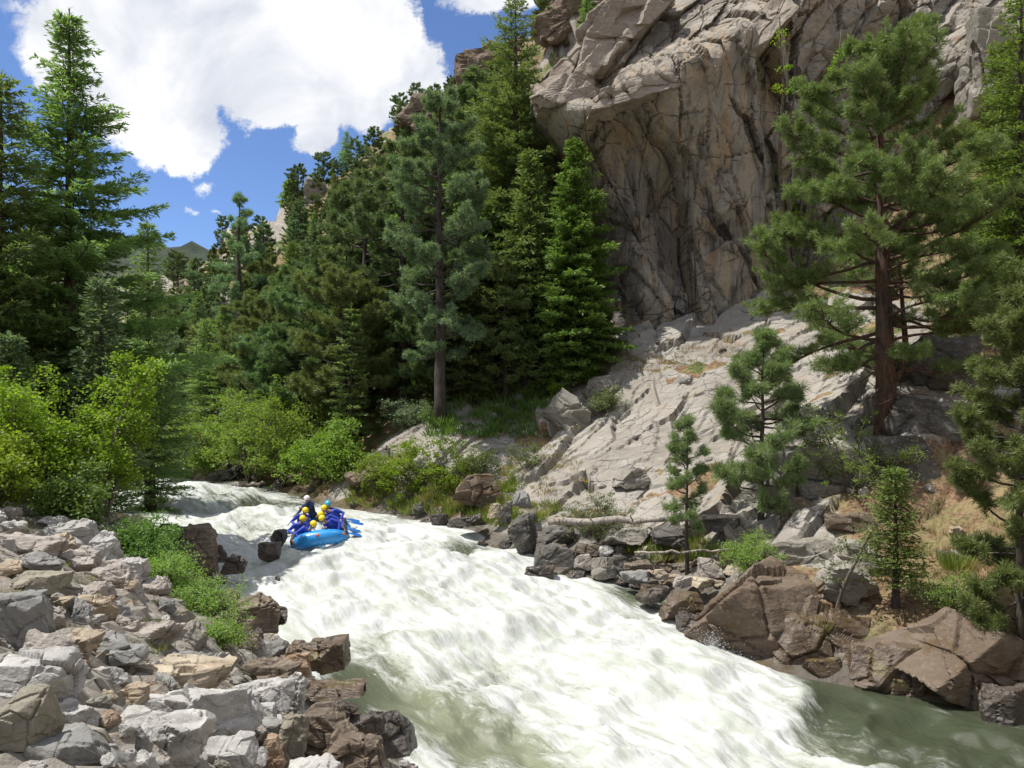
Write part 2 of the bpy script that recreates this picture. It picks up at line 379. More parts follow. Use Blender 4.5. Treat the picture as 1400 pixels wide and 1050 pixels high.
RP = [(700, 705, 31), (800, 700, 29.8), (880, 745, 27.5), (905, 775, 26.5), (650, 620, 36), (750, 600, 36.5), (850, 600, 34), (950, 600, 32), (1000, 650, 29.5),
      (700, 550, 40), (800, 520, 39.5), (900, 500, 37.5), (1000, 500, 35.5), (850, 445, 42), (950, 430, 41), (1050, 410, 40), (1100, 400, 39),
      (760, 735, 29), (1000, 770, 24), (1000, 735, 26), (1060, 800, 22), (1180, 820, 21.2), (1300, 800, 20.8), (1390, 830, 20), (1100, 720, 24), (1200, 700, 24.5), (1300, 700, 24), (1390, 700, 23),
      (1215, 572, 27), (1100, 600, 28.5), (1320, 560, 27), (1390, 560, 27), (1300, 450, 33), (1390, 400, 33), (1200, 480, 33), (1100, 440, 38), (1390, 250, 41), (1300, 320, 40), (1600, 500, 27), (1600, 800, 19), (1700, 300, 36),
      (600, 592, 38), (717, 500, 43), (780, 517, 40.5), (550, 545, 46), (500, 640, 38), (400, 645, 46), (300, 640, 52), (230, 630, 60),
      (450, 400, 85), (430, 268, 110), (388, 292, 108), (350, 325, 118), (600, 138, 100), (700, 62, 92), (820, 0, 85), (510, 192, 112), (330, 345, 135), (650, 420, 60), (560, 465, 60), (350, 470, 75), (250, 520, 75), (770, 300, 62), (750, 200, 70), (230, 400, 140), (100, 430, 140),
      (100, 618, 66), (0, 575, 78), (100, 520, 100), (-300, 500, 100), (-300, 600, 70)]
for p in LP + RP: CP.append(W3(*p))
CP += [(-10, 2, 4.6), (-8, 10, 4.5), (-16, 14, 4.6), (-20, 24, 3.8), (-17, 26, 3.0), (-30, 30, 3.6), (-60, 25, 5), (0, -6, 4.6), (-30, -20, 5), (6, -12, 3.5), (-90, -10, 30),
       (14, 52, 30), (20, 53, 33), (5, 54, 26), (5.5, 46, 9.8), (8, 46.5, 10.5), (11, 46, 11.5), (15, 46, 14), (3, 46, 11), (28, 48, 34), (40, 46, 30), (0, 58, 25), (30, 60, 45), (60, 60, 50), (60, 30, 36), (40, 15, 22), (45, -10, 25), (22, 14, 4), (25, 5, 3),
       (-150, 320, 76), (-60, 300, 60), (60, 250, 70), (-350, 300, 90), (300, 300, 120), (0, 600, 80), (-600, 600, 90), (600, 600, 120), (-400, 0, 110), (400, 0, 110), (-500, -500, 60), (500, -500, 60)]
CP = np.array(CP); hf = rbf(CP[:, :2], CP[:, 2])
def ax(lo, a, b, hi, st, g=1.12):
    mid = list(np.arange(a, b, st)); L = []; R_ = []; d = st; x = a
    while x > lo: d *= g; x -= d; L.append(x)
    d = st; x = mid[-1]
    while x < hi: d *= g; x += d; R_.append(x)
    return np.array(L[::-1] + mid + R_)
gx = ax(-900, -12, 19, 900, .105, 1.05); gy = ax(-400, 4, 43, 900, .105, 1.035)
X, Y = np.meshgrid(gx, gy, indexing='ij'); P2 = np.stack([X.ravel(), Y.ravel()], 1)
H = hf(P2)
def inpoly(P, poly):
    x, y = P[:, 0], P[:, 1]; c = np.zeros(len(P), bool); n = len(poly)
    for i in range(n):
        x1, y1 = poly[i][:2]; x2, y2 = poly[(i + 1) % n][:2]
        cond = ((y1 > y) != (y2 > y)) & (x < (x2 - x1) * (y - y1) / (y2 - y1 + 1e-9) + x1); c ^= cond
    return c
WL = wlev(P2[:, 0], P2[:, 1])
n3 = np.stack([P2[:, 0], P2[:, 1], H], 1)
slab = np.clip(1 - np.hypot((P2[:, 0] - 4.2) / 15.5, (P2[:, 1] - 33.5) / 12.0), 0, 1)
rockm = sstep(slab, .02, .16)
near_r = sstep(P2[:, 0] * .72 + P2[:, 1] * .69, 15, 17) * sstep(-P2[:, 1], -31, -25)
left = inpoly(P2, [(-40, -30), (6, -30)] + [q[:2] for q in LE])
out = sstep(fbm(n3 * .09, 7, 4), .05, .35)           # outcrops on the far slope
far = sstep(P2[:, 1] + P2[:, 0] * .3, 44, 55)
rockm = np.maximum(rockm, far * out * .95); rockm = np.maximum(rockm, near_r * .75); rockm = np.maximum(rockm, left * .75)
# slab relief: dipping sheets with joints (bedding runs up to the right)
ca, sa = math.cos(R(38)), math.sin(R(38))
q = np.stack([(P2[:, 0] * ca + P2[:, 1] * sa) * .22, (-P2[:, 0] * sa + P2[:, 1] * ca) * .62, H * .35], 1)
q = q + .07 * np.stack([fbm(n3 * .5, 3, 3), fbm(n3 * .5, 4, 3), 0 * H], 1)
f1, e1 = facet(q, 2, .55); f2, e2 = facet(q * 2.3, 5, .7); f3, e3 = facet(n3 * .33 + .2, 8, 1.0)
f4, e4 = facet(q * 5.5 + .3, 6, .8)
relief = f1 * .85 + f2 * .15 + f4 * .0 - .26 * (1 - sstep(e1, 0, .03)) - .04 * (1 - sstep(e2, 0, .03)) + .02 * fbm(n3 * 2.2, 3, 4)
soil = fbm(n3 * .5, 11, 4) * .22 + .05 * fbm(n3 * 3, 12, 3)
dist_w = H - WL
damp = sstep(dist_w, .1, 1.2)
H2 = H + np.where(far > .5, fbm(n3 * .05, 20, 5) * 1.5 * far * (1 + out * 1.2), 0) * damp + relief * rockm * (.25 + .75 * damp) * (1 - .6 * far) + far * out * f3 * 2.0 + soil * (1 - rockm)
rb1, re1 = facet(n3 * 2.3, 21, .9); rb2, re2 = facet(n3 * 5.0, 22, .9); pilem = left & (dist_w > 0) & (P2[:, 1] < 24)
H2 = np.where(pilem, H + .06 * fbm(n3 * 1.5, 3, 3) + .16 * rb1 + .07 * rb2 - .10 * (1 - sstep(re1, 0, .12)) - .04 * (1 - sstep(re2, 0, .15)), H2)
mtn = sstep(P2[:, 1], 200, 300); H2 = H2 + mtn * fbm(n3 * .02, 31, 5) * 5 - mtn * 4
HG = H2.reshape(X.shape)
# push the relief out along the slope's own normal
HB = H.reshape(X.shape); gxx = np.gradient(HB, gx, axis=0).ravel(); gyy = np.gradient(HB, gy, axis=1).ravel()
nl = np.sqrt(gxx ** 2 + gyy ** 2 + 1); dH = (H2 - H) / nl * np.where(P2[:, 1] > 200, 0, 1); dZ = np.where(P2[:, 1] > 200, H2 - H, 0)
VG = np.stack([P2[:, 0] - gxx / nl * dH, P2[:, 1] - gyy / nl * dH, H + dH / nl + dZ], 1)
def gh(x, y):
    i = int(np.clip(np.searchsorted(gx, x) - 1, 0, len(gx) - 2)); j = int(np.clip(np.searchsorted(gy, y) - 1, 0, len(gy) - 2))
    a = (x - gx[i]) / (gx[i + 1] - gx[i]); b = (y - gy[j]) / (gy[j + 1] - gy[j])
    return float((HG[i, j] * (1 - a) + HG[i + 1, j] * a) * (1 - b) + (HG[i, j + 1] * (1 - a) + HG[i + 1, j + 1] * a) * b)
def ray(px, py, y0=4.0, y1=200.0):
    """where the ground lies along a line of sight"""
    Yd = y0
    while Yd < y1:
        x, y, z = W3(px, py, Yd)
        if gh(x, y) > z or (py > HY + 60 and float(wlev(x, y)) > z + .02 and False): return (x, y, z)
        Yd *= 1.006
    return W3(px, py, y1)
me = mesh('ground', VG, gridfaces(len(gx), len(gy)))
def setattr_f(me, name, vals):
    a = me.attributes.new(name, 'FLOAT', 'POINT'); a.data.foreach_set('value', np.asarray(vals, np.float32))
wr_ = 1 + 1.6 * near_r
wetm = (1 - sstep(H2 - WL + .25 * fbm(n3 * 1.2, 40, 3), .12 * wr_, .55 * wr_)) 
grn = sstep(fbm(n3 * .35, 50, 4) + .25 * far, -.05, .35)
pat = sstep(fbm(n3 * np.array([.25, .45, .3]), 51, 4), .22, .40)
rock_final = np.clip(rockm * (1 - .8 * pat * (1 - near_r)) * (.35 + .65 * sstep(np.abs(slab), .02, .2)) + far * out * .5, 0, 1)
lowslab = inpoly(P2, [W3(*q)[:2] for q in [(600, 640, 35), (640, 560, 40), (900, 520, 38), (960, 640, 30), (820, 720, 29), (680, 715, 31)]])
rock_final = np.where(lowslab, np.maximum(rock_final, .75 * sstep(.32 - fbm(n3 * np.array([.35, .6, .4]), 55, 4), -.1, .15)), rock_final)
rock_final = np.where(near_r > .3, np.maximum(rock_final, .35 + .4 * sstep(fbm(n3 * .5, 60, 3), -.1, .2)), rock_final)
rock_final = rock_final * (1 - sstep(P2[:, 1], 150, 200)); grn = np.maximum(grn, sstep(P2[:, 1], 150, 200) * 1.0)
duff = sstep(P2[:, 0], 8.8, 10.2) * sstep(-P2[:, 1], -27, -25) * sstep(P2[:, 1], 17, 18)
rock_final = rock_final * (1 - .75 * duff); grn = grn * (1 - .6 * duff)
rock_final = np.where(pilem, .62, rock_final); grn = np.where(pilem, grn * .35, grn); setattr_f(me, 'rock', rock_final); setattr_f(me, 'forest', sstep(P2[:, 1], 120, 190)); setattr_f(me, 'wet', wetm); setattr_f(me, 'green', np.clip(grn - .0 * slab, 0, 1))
m, n, p, o = newmat('canyon_ground')
geo = n.node('ShaderNodeNewGeometry').outputs['Position']
at = lambda k: n.node('ShaderNodeAttribute', attribute_name=k).outputs['Fac']
mp = n.mapping(geo, (.9, 3.2, 2.0), (0, 0, R(-38)))
band = n.noise(mp, 1.1, 8, .65, .7); big = n.noise(geo, .35, 5, .6); fine = n.noise(geo, 9, 8, .7); sp_ = n.noise(geo, 40, 4, .7)
rc = n.mix(n.smooth(big, .4, .62), (.275, .25, .215), (.345, .32, .28))
rc = n.mix(n.math('MULTIPLY', n.smooth(band, .52, .68), .55), rc, (.43, .40, .355))
rc = n.mix(n.math('MULTIPLY', n.smooth(band, .45, .32), .7), rc, (.16, .14, .115))
rc = n.mix(n.math('MULTIPLY', n.smooth(fine, .55, .72), .5), rc, (.20, .17, .14))
rc = n.mix(n.math('MULTIPLY', n.smooth(n.noise(geo, .8, 6, .7), .56, .66), .45), rc, (.33, .24, .16))
jl = n.math('MAXIMUM', joints(n, geo, (.5, 1.5, 1.0), (0, 0, R(-38)), .45, .5, .018), n.math('MULTIPLY', joints(n, geo, (1, 1.6, 1.0), (0, 0, R(-60)), 1.1, .4, .02), .8))
rc = n.mix(n.math('MULTIPLY', jl, .85), rc, (.05, .042, .035))
so = n.mix(n.smooth(fine, .4, .62), (.13, .075, .045), (.29, .185, .11))
so = n.mix(n.math('MULTIPLY', n.smooth(n.noise(geo, 2.2, 6, .7), .45, .6), .7), so, (.27, .22, .11))
gc = n.mix(n.smooth(fine, .4, .62), (.05, .085, .02), (.14, .19, .05))
so = n.mix(n.math('MULTIPLY', at('green'), n.smooth(n.noise(geo, 1.3, 5, .7), .4, .58)), so, gc)
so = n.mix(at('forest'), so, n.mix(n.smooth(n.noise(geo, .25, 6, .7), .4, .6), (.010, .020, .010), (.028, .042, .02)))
ms = n.smooth(n.math('ADD', at('rock'), n.math('MULTIPLY', n.math('SUBTRACT', n.noise(geo, 1.6, 7, .72), .5), 1.6)), .35, .55)
c = n.mix(ms, so, rc)
c = n.mix(n.math('MULTIPLY', at('wet'), .72), c, (.05, .036, .022))
n.l.new(c, p.inputs['Base Color'])
n.l.new(n.math('SUBTRACT', .9, n.math('MULTIPLY', at('wet'), .6)), p.inputs['Roughness']); p.inputs['Specular IOR Level'].default_value = .3
hh = n.math('SUBTRACT', n.math('ADD', n.math('ADD', n.math('MULTIPLY', band, .8), n.math('MULTIPLY', fine, .6)), n.math('MULTIPLY', sp_, .2)), n.math('MULTIPLY', jl, .6))
b = n.node('ShaderNodeBump', i={'Strength': .65, 'Distance': .14, 'Height': hh}); n.l.new(b.outputs[0], p.inputs['Normal'])
fr = (rock_final > .45) & (P2[:, 1] < 62); me.polygons.foreach_set('use_smooth', ~fr[gridfaces(len(gx), len(gy))].all(1))
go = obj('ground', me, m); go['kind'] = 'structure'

# ------------------------------------------------------------------ cliff: a relief over the vertical plane x,z (overhangs allowed)
CC = [(765, 178, 39.6), (800, 152, 39), (840, 128, 38.6), (900, 112, 38), (960, 82, 38), (1010, 42, 38.6), (1060, 10, 39.3),
      (815, 120, 41.0), (862, 72, 41.2), (900, 25, 42.5), (900, 60, 41.2), (950, 30, 41), (1000, 0, 41.3), (1050, -60, 42),
      (764, 152, 46), (782, 132, 46.5), (800, 110, 47), (818, 92, 47), (835, 72, 47), (852, 54, 47), (870, 34, 47), (888, 15, 47), (905, -5, 47), (930, -30, 47),
      (733, 95, 43), (760, 118, 41.8), (800, 78, 41.6), (840, 40, 41.8), (870, 0, 42.4), (745, 66, 44.5), (790, 30, 45), (810, -5, 47), 
      (780, 196, 40.6), (800, 232, 41.8), (835, 245, 42.4), (835, 180, 41), (870, 170, 39.8), (900, 160, 39.0), (950, 140, 39), (1000, 110, 39.4), (1040, 80, 39.8), (1080, 60, 41),
      (870, 215, 41.2), (905, 210, 40), (950, 200, 39.8), (1000, 200, 39.6), (1040, 170, 40.2), (1075, 130, 41.5), (1090, 90, 43.5), (1105, 150, 44), (1110, 220, 43.6),
      (825, 262, 42.4), (860, 266, 41.6), (880, 268, 41.4), (872, 290, 41.0), (878, 350, 40.8), (875, 405, 40.6), (845, 300, 42.9), (835, 350, 43.2), (835, 410, 43.2), (900, 290, 42.6), (905, 340, 42.3), (920, 400, 42), (925, 260, 41.4),
      (950, 270, 41), (985, 290, 39.8), (1000, 340, 40.0), (960, 340, 42), (960, 400, 40.8), (1010, 405, 40.6), (1045, 300, 40.2), (1050, 390, 40.6), (1100, 300, 42.5), (1110, 400, 42),
      
      (1080, 30, 42), (1120, 20, 43), (1130, 90, 44.5), (1160, 40, 44), (1200, 90, 46), (1230, 10, 44), (1290, 50, 45.5), (1310, 10, 46), (1330, 90, 42.4), (1345, 20, 42), (1400, 20, 43), (1350, 130, 42.4), (1352, 160, 43), (1350, 190, 45), (1400, 120, 43.5), (1400, 220, 45),
      (1290, 150, 46), (1250, 200, 45.5), (1300, 240, 45), (1200, 260, 46), (1150, 350, 44), (1180, 420, 44), (1280, 400, 46), (1400, 320, 48), (1500, 100, 46), (1600, 0, 47), (1700, 200, 50),
      (850, -140, 52), (1000, -160, 46), (1200, -160, 47), (1400, -160, 48), (1600, -200, 52)]
C3 = np.array([W3(*c_) for c_ in CC]); cf = rbf(C3[:, [0, 2]], C3[:, 1])
cx_ = np.arange(-1.5, 40, .1); cz_ = np.arange(8.5, 35, .1)
A, B = np.meshgrid(cx_, cz_, indexing='ij')
XL = np.interp(B, [8.5, 15.5, 17.5, 19, 20.5, 22, 24.5, 26, 28.5, 32, 35], [5.0, 4.7, 3.6, 3.0, 2.4, 1.4, 1.5, 2.0, 4.8, 8, 10]) + .5 * np.sin(B * 1.7) * .5
A = XL + (A + 1.5) * (40 - XL) / 41.5; P = np.stack([A.ravel(), B.ravel()], 1)
D = cf(P); n3 = np.stack([P[:, 0], P[:, 1], D], 1)
w3_ = n3 + .16 * np.stack([fbm(n3 * .3, 61, 3), fbm(n3 * .3, 62, 3), fbm(n3 * .3, 63, 3)], 1)
up = sstep(P[:, 1] - (22.4 + (P[:, 0] - 3) * .35), -1.5, 1.5) # upper, diagonal structure; lower: near-vertical buttresses
up = np.maximum(up, sstep(P[:, 0], 13.5, 15))
th = R(52); d1 = np.stack([(w3_[:, 0] * math.cos(th) + w3_[:, 1] * math.sin(th)) * .17, (-w3_[:, 0] * math.sin(th) + w3_[:, 1] * math.cos(th)) * .5, n3[:, 2] * .15], 1)
th = R(113); d2 = np.stack([(w3_[:, 0] * math.cos(th) + w3_[:, 1] * math.sin(th)) * .09, (-w3_[:, 0] * math.sin(th) + w3_[:, 1] * math.cos(th)) * .34, n3[:, 2] * .1], 1)
fa, ea = facet(d1, 71, .8); fb, eb = facet(d1 * 2.3, 72, 1.0); fc, ec = facet(d2, 73, 1.1); fd, ed = facet(d2 * 2.5, 74, 1.0)
ru = -fa * 1.0 - fb * .28 + .45 * (1 - sstep(ea, 0, .05)) + .2 * (1 - sstep(eb, 0, .1)) + .10 * fbm(n3 * 1.6, 75, 5)
rl = -fc * 1.2 - fd * .42 + .35 * (1 - sstep(ec, 0, .035)) + .12 * (1 - sstep(ed, 0, .05)) + .06 * fbm(n3 * 1.8, 76, 5)
D2 = D + ru * up + rl * (1 - up) + 3.0 * np.exp(-(P[:, 0] - XL.ravel()) / .45)
Vc = np.stack([P[:, 0] - .15 * ru * up, D2, P[:, 1] + .12 * fbm(n3 * .8, 77, 3) * up], 1)
nx, nz = len(cx_), len(cz_)
f = gridfaces(nx, nz)
# back skirts so the mass is closed behind
G = Vc.reshape(nx, nz, 3); top = G[:, -1] + (0, 14, 3); lft = G[0, :] + (-1, 22, 0); rgt = G[-1, :] + (6, 18, 0)
base = len(Vc); Vc = np.concatenate([Vc, top, lft, rgt]); ex = []
for i in range(nx - 1): ex.append((i * nz + nz - 1, (i + 1) * nz + nz - 1, base + i + 1, base + i))
for j in range(nz - 1):
    ex.append((j, j + 1, base + nx + j + 1, base + nx + j)); k = (nx - 1) * nz
    ex.append((k + j + 1, k + j, base + nx + nz + j, base + nx + nz + j + 1))
me = mesh('cliff', Vc, np.concatenate([f, np.array(ex)]), smooth=False)
setattr_f(me, 'up', np.concatenate([up, np.ones(len(Vc) - len(up))]))
m, n, p, o = newmat('cliff_rock')
geo = n.node('ShaderNodeNewGeometry').outputs['Position']
upa = n.node('ShaderNodeAttribute', attribute_name='up').outputs['Fac']
sv = n.mapping(geo, (1.5, 1.0, .13), (0, R(-14), 0)); sd = n.mapping(geo, (.35, .8, 2.2), (0, R(50), 0))
st = n.noise(sv, 1.3, 8, .62, .5); st2 = n.noise(sv, 3.2, 7, .65, .3); sb = n.noise(sd, .9, 8, .65, .6)
big = n.noise(geo, .22, 5, .6); fine = n.noise(geo, 4.5, 9, .7); sp_ = n.noise(geo, 22, 5, .7)
c = n.mix(n.smooth(big, .4, .6), (.27, .24, .20), (.36, .325, .275))
lo = n.mix(n.smooth(st, .50, .62), c, (.42, .335, .235)); lo = n.mix(n.math('MULTIPLY', n.smooth(st, .48, .36), .8), lo, (.075, .058, .042))
lo = n.mix(n.math('MULTIPLY', n.smooth(st2, .58, .68), .6), lo, (.46, .39, .30)); lo = n.mix(n.math('MULTIPLY', n.smooth(st2, .43, .33), .6), lo, (.07, .055, .04))
lo = n.mix(n.math('MULTIPLY', n.smooth(n.noise(sv, .8, 5, .6, .4), .56, .66), .6), lo, (.42, .27, .15))
hi = n.mix(n.math('MULTIPLY', n.smooth(sb, .50, .64), .6), c, (.47, .42, .355)); hi = n.mix(n.math('MULTIPLY', n.smooth(sb, .46, .34), .65), hi, (.17, .135, .105))
hi = n.mix(n.math('MULTIPLY', n.smooth(n.noise(geo, .55, 6, .7), .55, .66), .5), hi, (.40, .26, .16))
c = n.mix(upa, lo, hi)
jl = n.math('MAXIMUM', joints(n, geo, (1.0, .6, .32), (0, R(-22), 0), .42, .5, .02), joints(n, geo, (.35, .6, 1.2), (0, R(50), 0), .5, .4, .018))
jl = n.math('MAXIMUM', jl, n.math('MULTIPLY', joints(n, geo, (1.0, .6, .4), (0, R(-30), 0), 1.3, .4, .02), .4))
c = n.mix(n.math('MULTIPLY', jl, .62), c, (.035, .028, .022))
c = n.mix(n.math('MULTIPLY', n.smooth(fine, .54, .72), .5), c, (.15, .125, .10))
n.l.new(c, p.inputs['Base Color']); p.inputs['Roughness'].default_value = .88; p.inputs['Specular IOR Level'].default_value = .3
hh = n.math('ADD', n.math('ADD', n.math('MULTIPLY', st2, .7), fine), n.math('ADD', n.math('MULTIPLY', sb, .6), n.math('SUBTRACT', n.math('MULTIPLY', sp_, .25), n.math('MULTIPLY', jl, .8))))
b = n.node('ShaderNodeBump', i={'Strength': .75, 'Distance': .24, 'Height': hh}); n.l.new(b.outputs[0], p.inputs['Normal'])
co = obj('cliff', me, m); co['kind'] = 'structure'

# ------------------------------------------------------------------ river
def gauss(P, px, py, r, asp=1.0, ang=-45):
    x, y, z = onwater(px, py); dx = P[:, 0] - x; dy = P[:, 1] - y; a = R(ang)
    u_ = (dx * math.cos(a) + dy * math.sin(a)) / (r * asp); v_ = (-dx * math.sin(a) + dy * math.cos(a)) / r
    return np.exp(-(u_ * u_ + v_ * v_))
wx = ax(-90, -15, 13, 22, .085, 1.05); wy = ax(2, 10.5, 38, 75, .085, 1.05)
X, Y = np.meshgrid(wx, wy, indexing='ij'); PW = np.stack([X.ravel(), Y.ravel()], 1)
base = wlev(PW[:, 0], PW[:, 1]); bed = hf(PW); dep = np.clip(base - bed, 0, 3)
s_ = (PW[:, 1] - PW[:, 0]) / 1.41421; t_ = (PW[:, 1] + PW[:, 0]) / 1.41421
n2 = np.stack([s_ * .55, t_, 0 * s_], 1)
nw = n2 + .35 * np.stack([fbm(n2 * .5, 81, 3), fbm(n2 * .5, 82, 3), 0 * s_], 1)
amp = sstep(dep, .15, 1.2)
bil = lambda k, sd: (1 - np.abs(fbm(nw * k, sd, 3)) * 2.2)
farf = sstep(s_, 27, 38)
wz = base + amp * (.34 * fbm(nw * .40, 83, 3) + .09 * bil(.8, 84) + .03 * bil(2.2, 85) + .018 * fbm(nw * 6, 86, 3) * (1 - farf))
wz += (1 - farf) * amp * (.05 * np.sin(s_ * 3.1 + 3 * fbm(n2 * .5, 88, 3)) + .035 * fbm(np.stack([s_ * 2.6, t_ * 1.6, 0 * s_], 1), 89, 4))
nt2 = np.stack([s_ * 1.0, t_ * .38, 0 * s_], 1) + .25 * np.stack([fbm(n2 * .6, 97, 3), fbm(n2 * .6, 98, 3), 0 * s_], 1)
wz += (1 - farf) * amp * (.10 * (1 - np.abs(fbm(nt2 * .9, 99, 2)) * 2.4) - .05)
wz += farf * amp * .26 * np.sin(s_ * 1.25 + 2.2 * fbm(n2 * .22, 87, 3))
for (px, py, r, asp, hgt) in [(590, 775, 1.3, 1.8, .42), (660, 800, 1.0, 1.5, .30), (470, 790, 1.4, 1.6, .30), (380, 800, 1.0, 1.6, .22), (500, 840, 1.2, 2, .25), (740, 850, 1.2, 2.0, .33), (850, 900, 1.3, 1.7, .36),
                              (640, 880, 1.2, 2, .22), (980, 930, .9, 1.6, .30), (940, 905, .6, 1.2, .25), (560, 745, .8, 1.3, -.18), (650, 745, 1.0, 1.5, -.25), (690, 770, .5, 1, .22), (1050, 975, 1, 2, .2), (455, 775, .9, 1.4, .22), (430, 735, .8, 1.5, -.12)]:
    wz += hgt * gauss(PW, px, py, r, asp, 45)
foam = .98 + .42 * fbm(nw * .35, 90, 3)
foam += .85 * np.clip(wz - base - .06, -.38, .25) * amp
for (px, py, r, asp, k) in [(600, 970, 1.4, 1.4, .68), (700, 1020, 1.5, 1.6, .55), (560, 905, 1.0, 1.5, .55), (500, 940, 1.0, 1.4, 1.3), (470, 920, .7, 1.3, .9), (620, 1040, 1.2, 1.4, .6), (450, 960, .8, 1.2, 1.2), (905, 828, 1.5, 1.5, .95), (850, 815, .7, 1.3, .7), (640, 745, 1.3, 1.2, .95), (700, 765, .5, 1, .4),
                            (1370, 1015, 1.9, 2.2, 2.4), (1255, 992, 1.4, 2.0, 1.5), (1170, 962, .8, 1.8, 1.0), (1100, 948, .4, 1.4, .6), (520, 712, .9, 3, .5), (300, 680, 3.2, 1.2, .85), (400, 690, 2.0, 1.2, .7), (240, 700, 2.0, 1.4, .5), (380, 715, 1.1, 1.4, .4)]:
    foam -= .62 * k * gauss(PW, px, py, r, asp, -45 if py > 770 else 20)
for (px, py, r, asp, k) in [(200, 655, 2.0, 1.2, .6), (260, 715, 2.2, .35, .8), (350, 702, 2.0, .35, .7), (420, 720, 1.6, .4, .8), (300, 745, 1.6, .6, .5), (570, 730, 1.0, 1.5, .6), (520, 735, 1.0, 1.5, .5), (300, 668, 1.6, .25, .6), (170, 690, 1.6, .3, .5)]:
    foam += k * gauss(PW, px, py, r, asp, 45)
milk = np.clip(1 - sum(k * gauss(PW, px, py, r, asp, ang) for (px, py, r, asp, k, ang) in [(1330, 1000, 2.2, 2.2, 1, -45), (1180, 965, 1.3, 1.8, .9, -45), (1400, 1040, 3, 1.5, 1, -45), (470, 930, 1.0, 1.4, .8, -45), (650, 742, 1.6, 1.4, .8, 20), (300, 680, 4, 1.2, .75, 20), (400, 695, 3, 1.2, .8, 20), (520, 710, 1.4, 3, .8, 20), (900, 825, 1.6, 1.6, .6, -45)]), 0, 1) * sstep(dep, .1, .8) * (.7 + .3 * sstep(fbm(nw * .6, 95, 3), -.2, .3))
for (px, py, r, k) in [(275, 785, .8, .9), (312, 788, .5, .8), (322, 770, .7, .8), (372, 768, .9, .9), (388, 750, .9, .9), (350, 868, .7, .8), (385, 850, .6, .6), (392, 900, .45, .7), (300, 805, .6, .7), (440, 925, .5, .6), (545, 1030, .6, .9), (520, 990, .4, .4), (715, 758, .6, .8), (755, 790, .6, .9), (800, 795, .5, .5), (735, 775, .5, .9), (965, 890, .7, 1.0), (1000, 925, .7, 1.0), (1060, 935, .6, .8), (1120, 950, .5, .6), (1190, 958, .45, .7), (1280, 975, .4, .7), (1350, 995, .4, .6), (1400, 995, .4, .6), (640, 728, .6, .4), (590, 718, .5, .4)]:
    gg = gauss(PW, px, py, r, 1.4, -45); foam += k * gg; wz += .10 * k * gg * (.5 + fbm(nw * 2.0, 96, 3))
foam = np.where(dep < .35, foam - (.35 - dep) * .7, foam)
keep = ((base - bed) > -.9)
fq = gridfaces(len(wx), len(wy)); fq = fq[keep[fq].any(1)]
Vw = np.stack([PW[:, 0], PW[:, 1], wz], 1)
used = np.unique(fq); rm = np.full(len(Vw), -1); rm[used] = np.arange(len(used))
me = mesh('river', Vw[used], rm[fq]); setattr_f(me, 'foam', foam[used]); setattr_f(me, 'milk', milk[used])
def wz_at(x, y):
    i = int(np.clip(np.searchsorted(wx, x) - 1, 0, len(wx) - 2)); j = int(np.clip(np.searchsorted(wy, y) - 1, 0, len(wy) - 2))
    return float(wz.reshape(X.shape)[i, j])
WZG = wz.reshape(X.shape)
m, n, p, o = newmat('rapids_water')
geo = n.node('ShaderNodeNewGeometry').outputs['Position']
fl = n.mapping(geo, (1, 1, 1), (0, 0, R(45))); fl = n.mapping(fl, (.38, 1.25, .6)) 
fa_ = n.node('ShaderNodeAttribute', attribute_name='foam').outputs['Fac']
n1 = n.noise(fl, 1.6, 9, .70, .5); n2_ = n.noise(fl, 5.5, 7, .7, .4); n3_ = n.noise(geo, 11, 6, .75)
ff = n.math('ADD', fa_, n.math('MULTIPLY', n.math('SUBTRACT', n1, .5), 2.1)); ff = n.math('ADD', ff, n.math('MULTIPLY', n.math('SUBTRACT', n2_, .5), 1.3))
ff = n.math('ADD', ff, n.math('MULTIPLY', n.math('SUBTRACT', n3_, .5), .5))
fm_ = n.smooth(ff, .05, .95)
wc = n.mix(n.node('ShaderNodeAttribute', attribute_name='milk').outputs['Fac'], (.05, .06, .035), (.20, .215, .14))
foamc = n.mix(n.smooth(n.noise(fl, 2.4, 6, .6, .3), .35, .6), (.38, .40, .345), (.54, .55, .54))
c = n.mix(fm_, wc, foamc); n.l.new(c, p.inputs['Base Color'])
n.l.new(n.math('ADD', .07, n.math('MULTIPLY', fm_, .6)), p.inputs['Roughness']); p.inputs['IOR'].default_value = 1.33
p.inputs['Specular IOR Level'].default_value = .5
p.inputs['Subsurface Weight'].default_value = 0
hb = n.math('ADD', n.math('MULTIPLY', n.noise(fl, 3.0, 8, .62, .4), 1.0), n.math('MULTIPLY', n.noise(fl, 12, 6, .65), .3))
b = n.node('ShaderNodeBump', i={'Strength': .52, 'Distance': .14, 'Height': hb}); n.l.new(b.outputs[0], p.inputs['Normal'])
ro = obj('river', me, m); ro['kind'] = 'structure'

